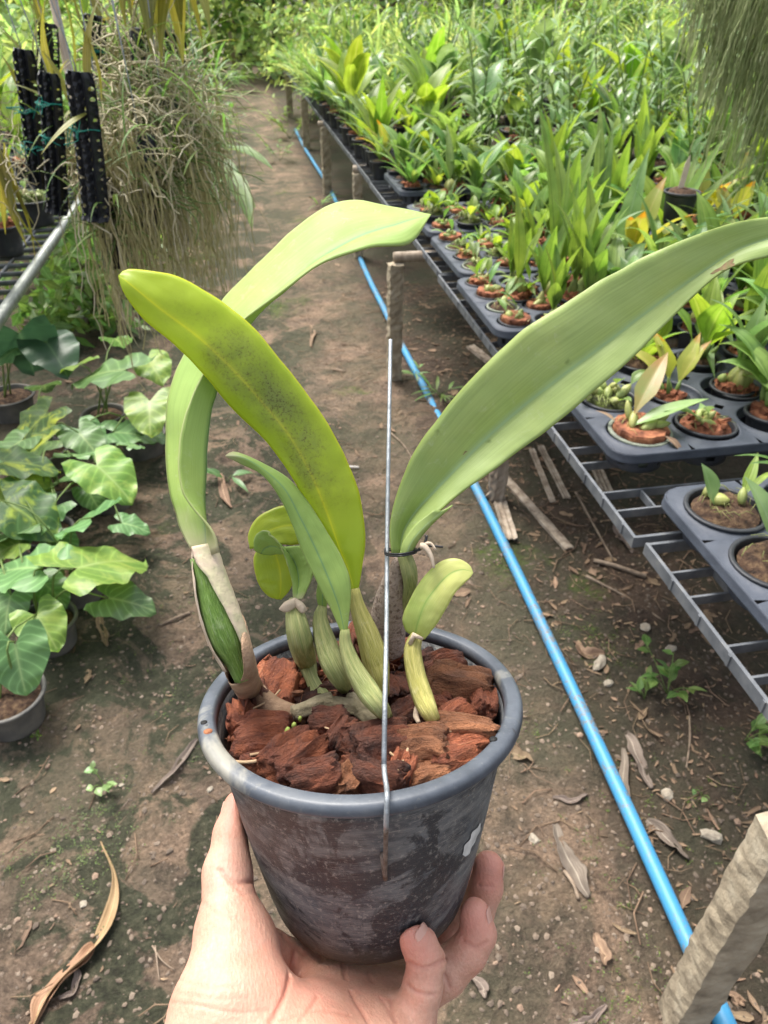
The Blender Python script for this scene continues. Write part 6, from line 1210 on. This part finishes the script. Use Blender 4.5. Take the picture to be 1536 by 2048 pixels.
# relax a little
E_ = np.vstack([Fh[:, [0, 1]], Fh[:, [1, 2]], Fh[:, [2, 3]], Fh[:, [3, 0]]]); 
for _ in range(3):
    s_ = np.zeros_like(Vh); n_ = np.zeros(len(Vh)); np.add.at(s_, E_[:, 0], Vh[E_[:, 1]]); np.add.at(s_, E_[:, 1], Vh[E_[:, 0]]); np.add.at(n_, E_[:, 0], 1); np.add.at(n_, E_[:, 1], 1); Vh = Vh*.5+.5*s_/np.maximum(n_, 1)[:, None]
px = 768+FP*Vh[:, 0]/Vh[:, 2]; py = 1024-FP*Vh[:, 1]/Vh[:, 2]
fn = np.cross(Vh[Fh[:, 1]]-Vh[Fh[:, 0]], Vh[Fh[:, 3]]-Vh[Fh[:, 0]]); vn = np.zeros_like(Vh)
for c in range(4): np.add.at(vn, Fh[:, c], fn)
vn /= np.linalg.norm(vn, axis=1)[:, None]+1e-12
crease = np.zeros(len(Vh))
def line(pts, wd, dep):
    P = np.array(pts, float); d = np.full(len(Vh), 1e9)
    P = smooth(P, 30)
    for a, b_ in zip(P[:-1], P[1:]):
        ab = b_-a; t = np.clip(((px-a[0])*ab[0]+(py-a[1])*ab[1])/(ab@ab), 0, 1); d = np.minimum(d, np.hypot(px-a[0]-ab[0]*t, py-a[1]-ab[1]*t))
    g_ = np.exp(-(d/wd)**2); crease[:] = np.maximum(crease, g_*dep)
for pts, wd, dep in [([(590, 1905), (580, 1950), (570, 1990), (540, 2048)], 5, 1.), ([(440, 1740), (470, 1765), (520, 1760)], 5, .8), ([(455, 1760), (490, 1790)], 3, .5), ([(345, 2005), (400, 2012), (470, 2025), (540, 2020)], 3, .35), ([(350, 1985), (430, 1998), (500, 1995)], 2.5, .25), ([(640, 1915), (650, 1960), (625, 2010), (600, 2040)], 4, .6), ([(685, 1930), (700, 1980), (740, 2048)], 4, .8), ([(735, 1945), (760, 1990), (790, 2040)], 4, .6), ([(545, 1835), (575, 1880), (610, 1910)], 5, .6), ([(782, 2000), (790, 2035), (800, 2060)], 4, .8), ([(815, 1925), (850, 1935), (890, 1918)], 3.5, .9), ([(812, 1965), (835, 1985), (870, 1990)], 3.5, .8), ([(925, 1880), (950, 1893), (975, 1885)], 3.5, .7), ([(360, 1960), (420, 1975), (480, 1972)], 3, .35), ([(560, 2040), (640, 2020), (700, 2030)], 3, .5), ([(400, 1800), (440, 1830), (500, 1840)], 4, .3), ([(890, 1950), (900, 1975)], 4, .8), ([(957, 1770), (985, 1773)], 3, .5)]: line(pts, wd, dep)
front = (vn[:, 2] < .2); crease *= front
Vh = Vh-vn*(crease*.0015)[:, None]
tips = np.zeros(len(Vh))
for nm, i, rad in (('little', 4, .016), ('ring', 4, .018), ('middle', 4, .018), ('index', 4, .018), ('thumb', 4, .02)): tips = np.maximum(tips, np.exp(-(np.linalg.norm(Vh-segs[nm][i][:3], axis=1)/rad)**2))
pink = np.exp(-(((px-560)/120)**2+((py-1990)/60)**2))*.6+np.exp(-(((px-500)/60)**2+((py-1870)/80)**2))*.25
def skinmat():
    t = NT('skin'); u, v, r = t.attr(); c = t.coord('Object')
    col = t.ramp(t.noise(38, 6, .6, vec=c), [(.3, (.50, .265, .19)), (.5, (.585, .33, .24)), (.7, (.65, .40, .305))])
    fine = t.noise(420, 4, .7, vec=c); col = t.mix(.5, col, t.ramp(fine, [(.3, (.8, .70, .66)), (.7, (1.15, 1.15, 1.15))]), 'MULTIPLY'); col = t.mix(t.ramp(t.noise(85, 5, .65, vec=c), [(.48, 0.), (.68, .35)]), col, (.66, .27, .20))
    col = t.mix(t.math('MULTIPLY', v, .75), col, (.66, .25, .19)); col = t.mix(t.math('MULTIPLY', u, .5), col, (.42, .15, .11))
    ve = t.ramp(t.noise(16, 3, .5, vec=c, dist=.8), [(.60, 0.), (.7, .22)]); col = t.mix(ve, col, (.44, .33, .30))
    t.l(col, t.bs.inputs['Base Color']); t.bs.inputs['Roughness'].default_value = .5; t.bs.inputs['Specular IOR Level'].default_value = .4
    t.bs.inputs['Subsurface Weight'].default_value = .18; t.bs.inputs['Subsurface Radius'].default_value = (1, .35, .2); t.bs.inputs['Subsurface Scale'].default_value = .004
    mp = t.n('Mapping'); mp.inputs['Scale'].default_value = (1, .35, 1); mp.inputs['Rotation'].default_value = (0, 0, .5); t.l(c, mp.inputs[0])
    vo = t.n('TexVoronoi'); vo.inputs['Scale'].default_value = 700; t.l(mp.outputs[0], vo.inputs['Vector'])
    t.bump(t.math('ADD', t.math('MULTIPLY', vo.outputs['Distance'], .5), t.math('ADD', fine, t.math('MULTIPLY', t.noise(90, 5, .6, vec=mp.outputs[0]), 1.6))), .28, .0018); return t.m
wc = c2w(np.array(segs['wrist'][0][:3])); b = MB(); b.add(c2w(Vh), [tuple(int(i) for i in f) for f in Fh], np.stack([crease, np.clip(tips+pink, 0, 1), tips], 1))
hand = b.build('person', skinmat(), at=wc); tag(hand, 'bare left hand, palm up, fingertips curled round the right of the black pot', 'person')
NAIL = M('fingernail', [(.58, .31, .24), (.64, .38, .30)], 60, .34, spec=.5)
def nail(name, i, off, rgt, sc_=(.0042, .0042)):
    tip = segs[name][-1]; prev = segs[name][-2]; ax_ = nrm(tip[:3]-prev[:3]); o_ = nrm(np.array(off)-ax_*(np.array(off)@ax_)); s_ = np.cross(ax_, o_); G = []; r = tip[3]*1.03; base = tip[:3]-ax_*r*.35
    for a in np.linspace(-1, 1, 13):
        row = []
        for c in np.linspace(-1, 1, 9):
            ang = c*.66*math.sqrt(max(0, 1-abs(a)**5*.8)); tt = -.0018+a*.0052; rad = math.sqrt(max(1e-9, (r*.985)**2-max(0, tt)**2)) + .0002; row.append(tip[:3]+ax_*tt+(o_*math.cos(ang)+s_*math.sin(ang))*rad)
        G.append(row)
    b = MB(); b.grid(c2w(np.array(G))-wc); o = b.build('fingernail', NAIL, hand); md = o.modifiers.new('th', 'SOLIDIFY'); md.thickness = .0006; md.offset = 0
# nest the small pieces under the part they belong to
def kidsof(n): return [o_ for o_ in COL.objects if o_.parent is hero and o_.name.split('.')[0] == n]
wall = kidsof('pot_wall')[0]; bed = kidsof('husk_bed')[0]; stake = kidsof('stake_wire')[0]
for n_ in ('pot_rim', 'rim_hole', 'paint_smear'):
    for o_ in kidsof(n_): o_.parent = wall
for n_ in ('husk_chip', 'husk_crumbs', 'husk_fibre'):
    for o_ in kidsof(n_): o_.parent = bed
for n_ in ('stake_hook', 'stake_end', 'wire_tie'):
    for o_ in kidsof(n_): o_.parent = stake
for o_ in kidsof('leaf_fold'): o_.parent = [l_ for l_ in kidsof('leaf') if 'largest' in l_.get('label', '')][0]
rz_ = kidsof('rhizome')[0]
for o_ in kidsof('root')+kidsof('bud'): o_.parent = rz_
nail('little', 4, (.85, .1, -.6), 0); nail('ring', 4, (.9, .1, -.15), 0); nail('middle', 4, (.9, .1, .1), 0); nail('index', 4, (.6, .2, .7), 0); nail('thumb', 4, (-.6, .1, .6), 0)
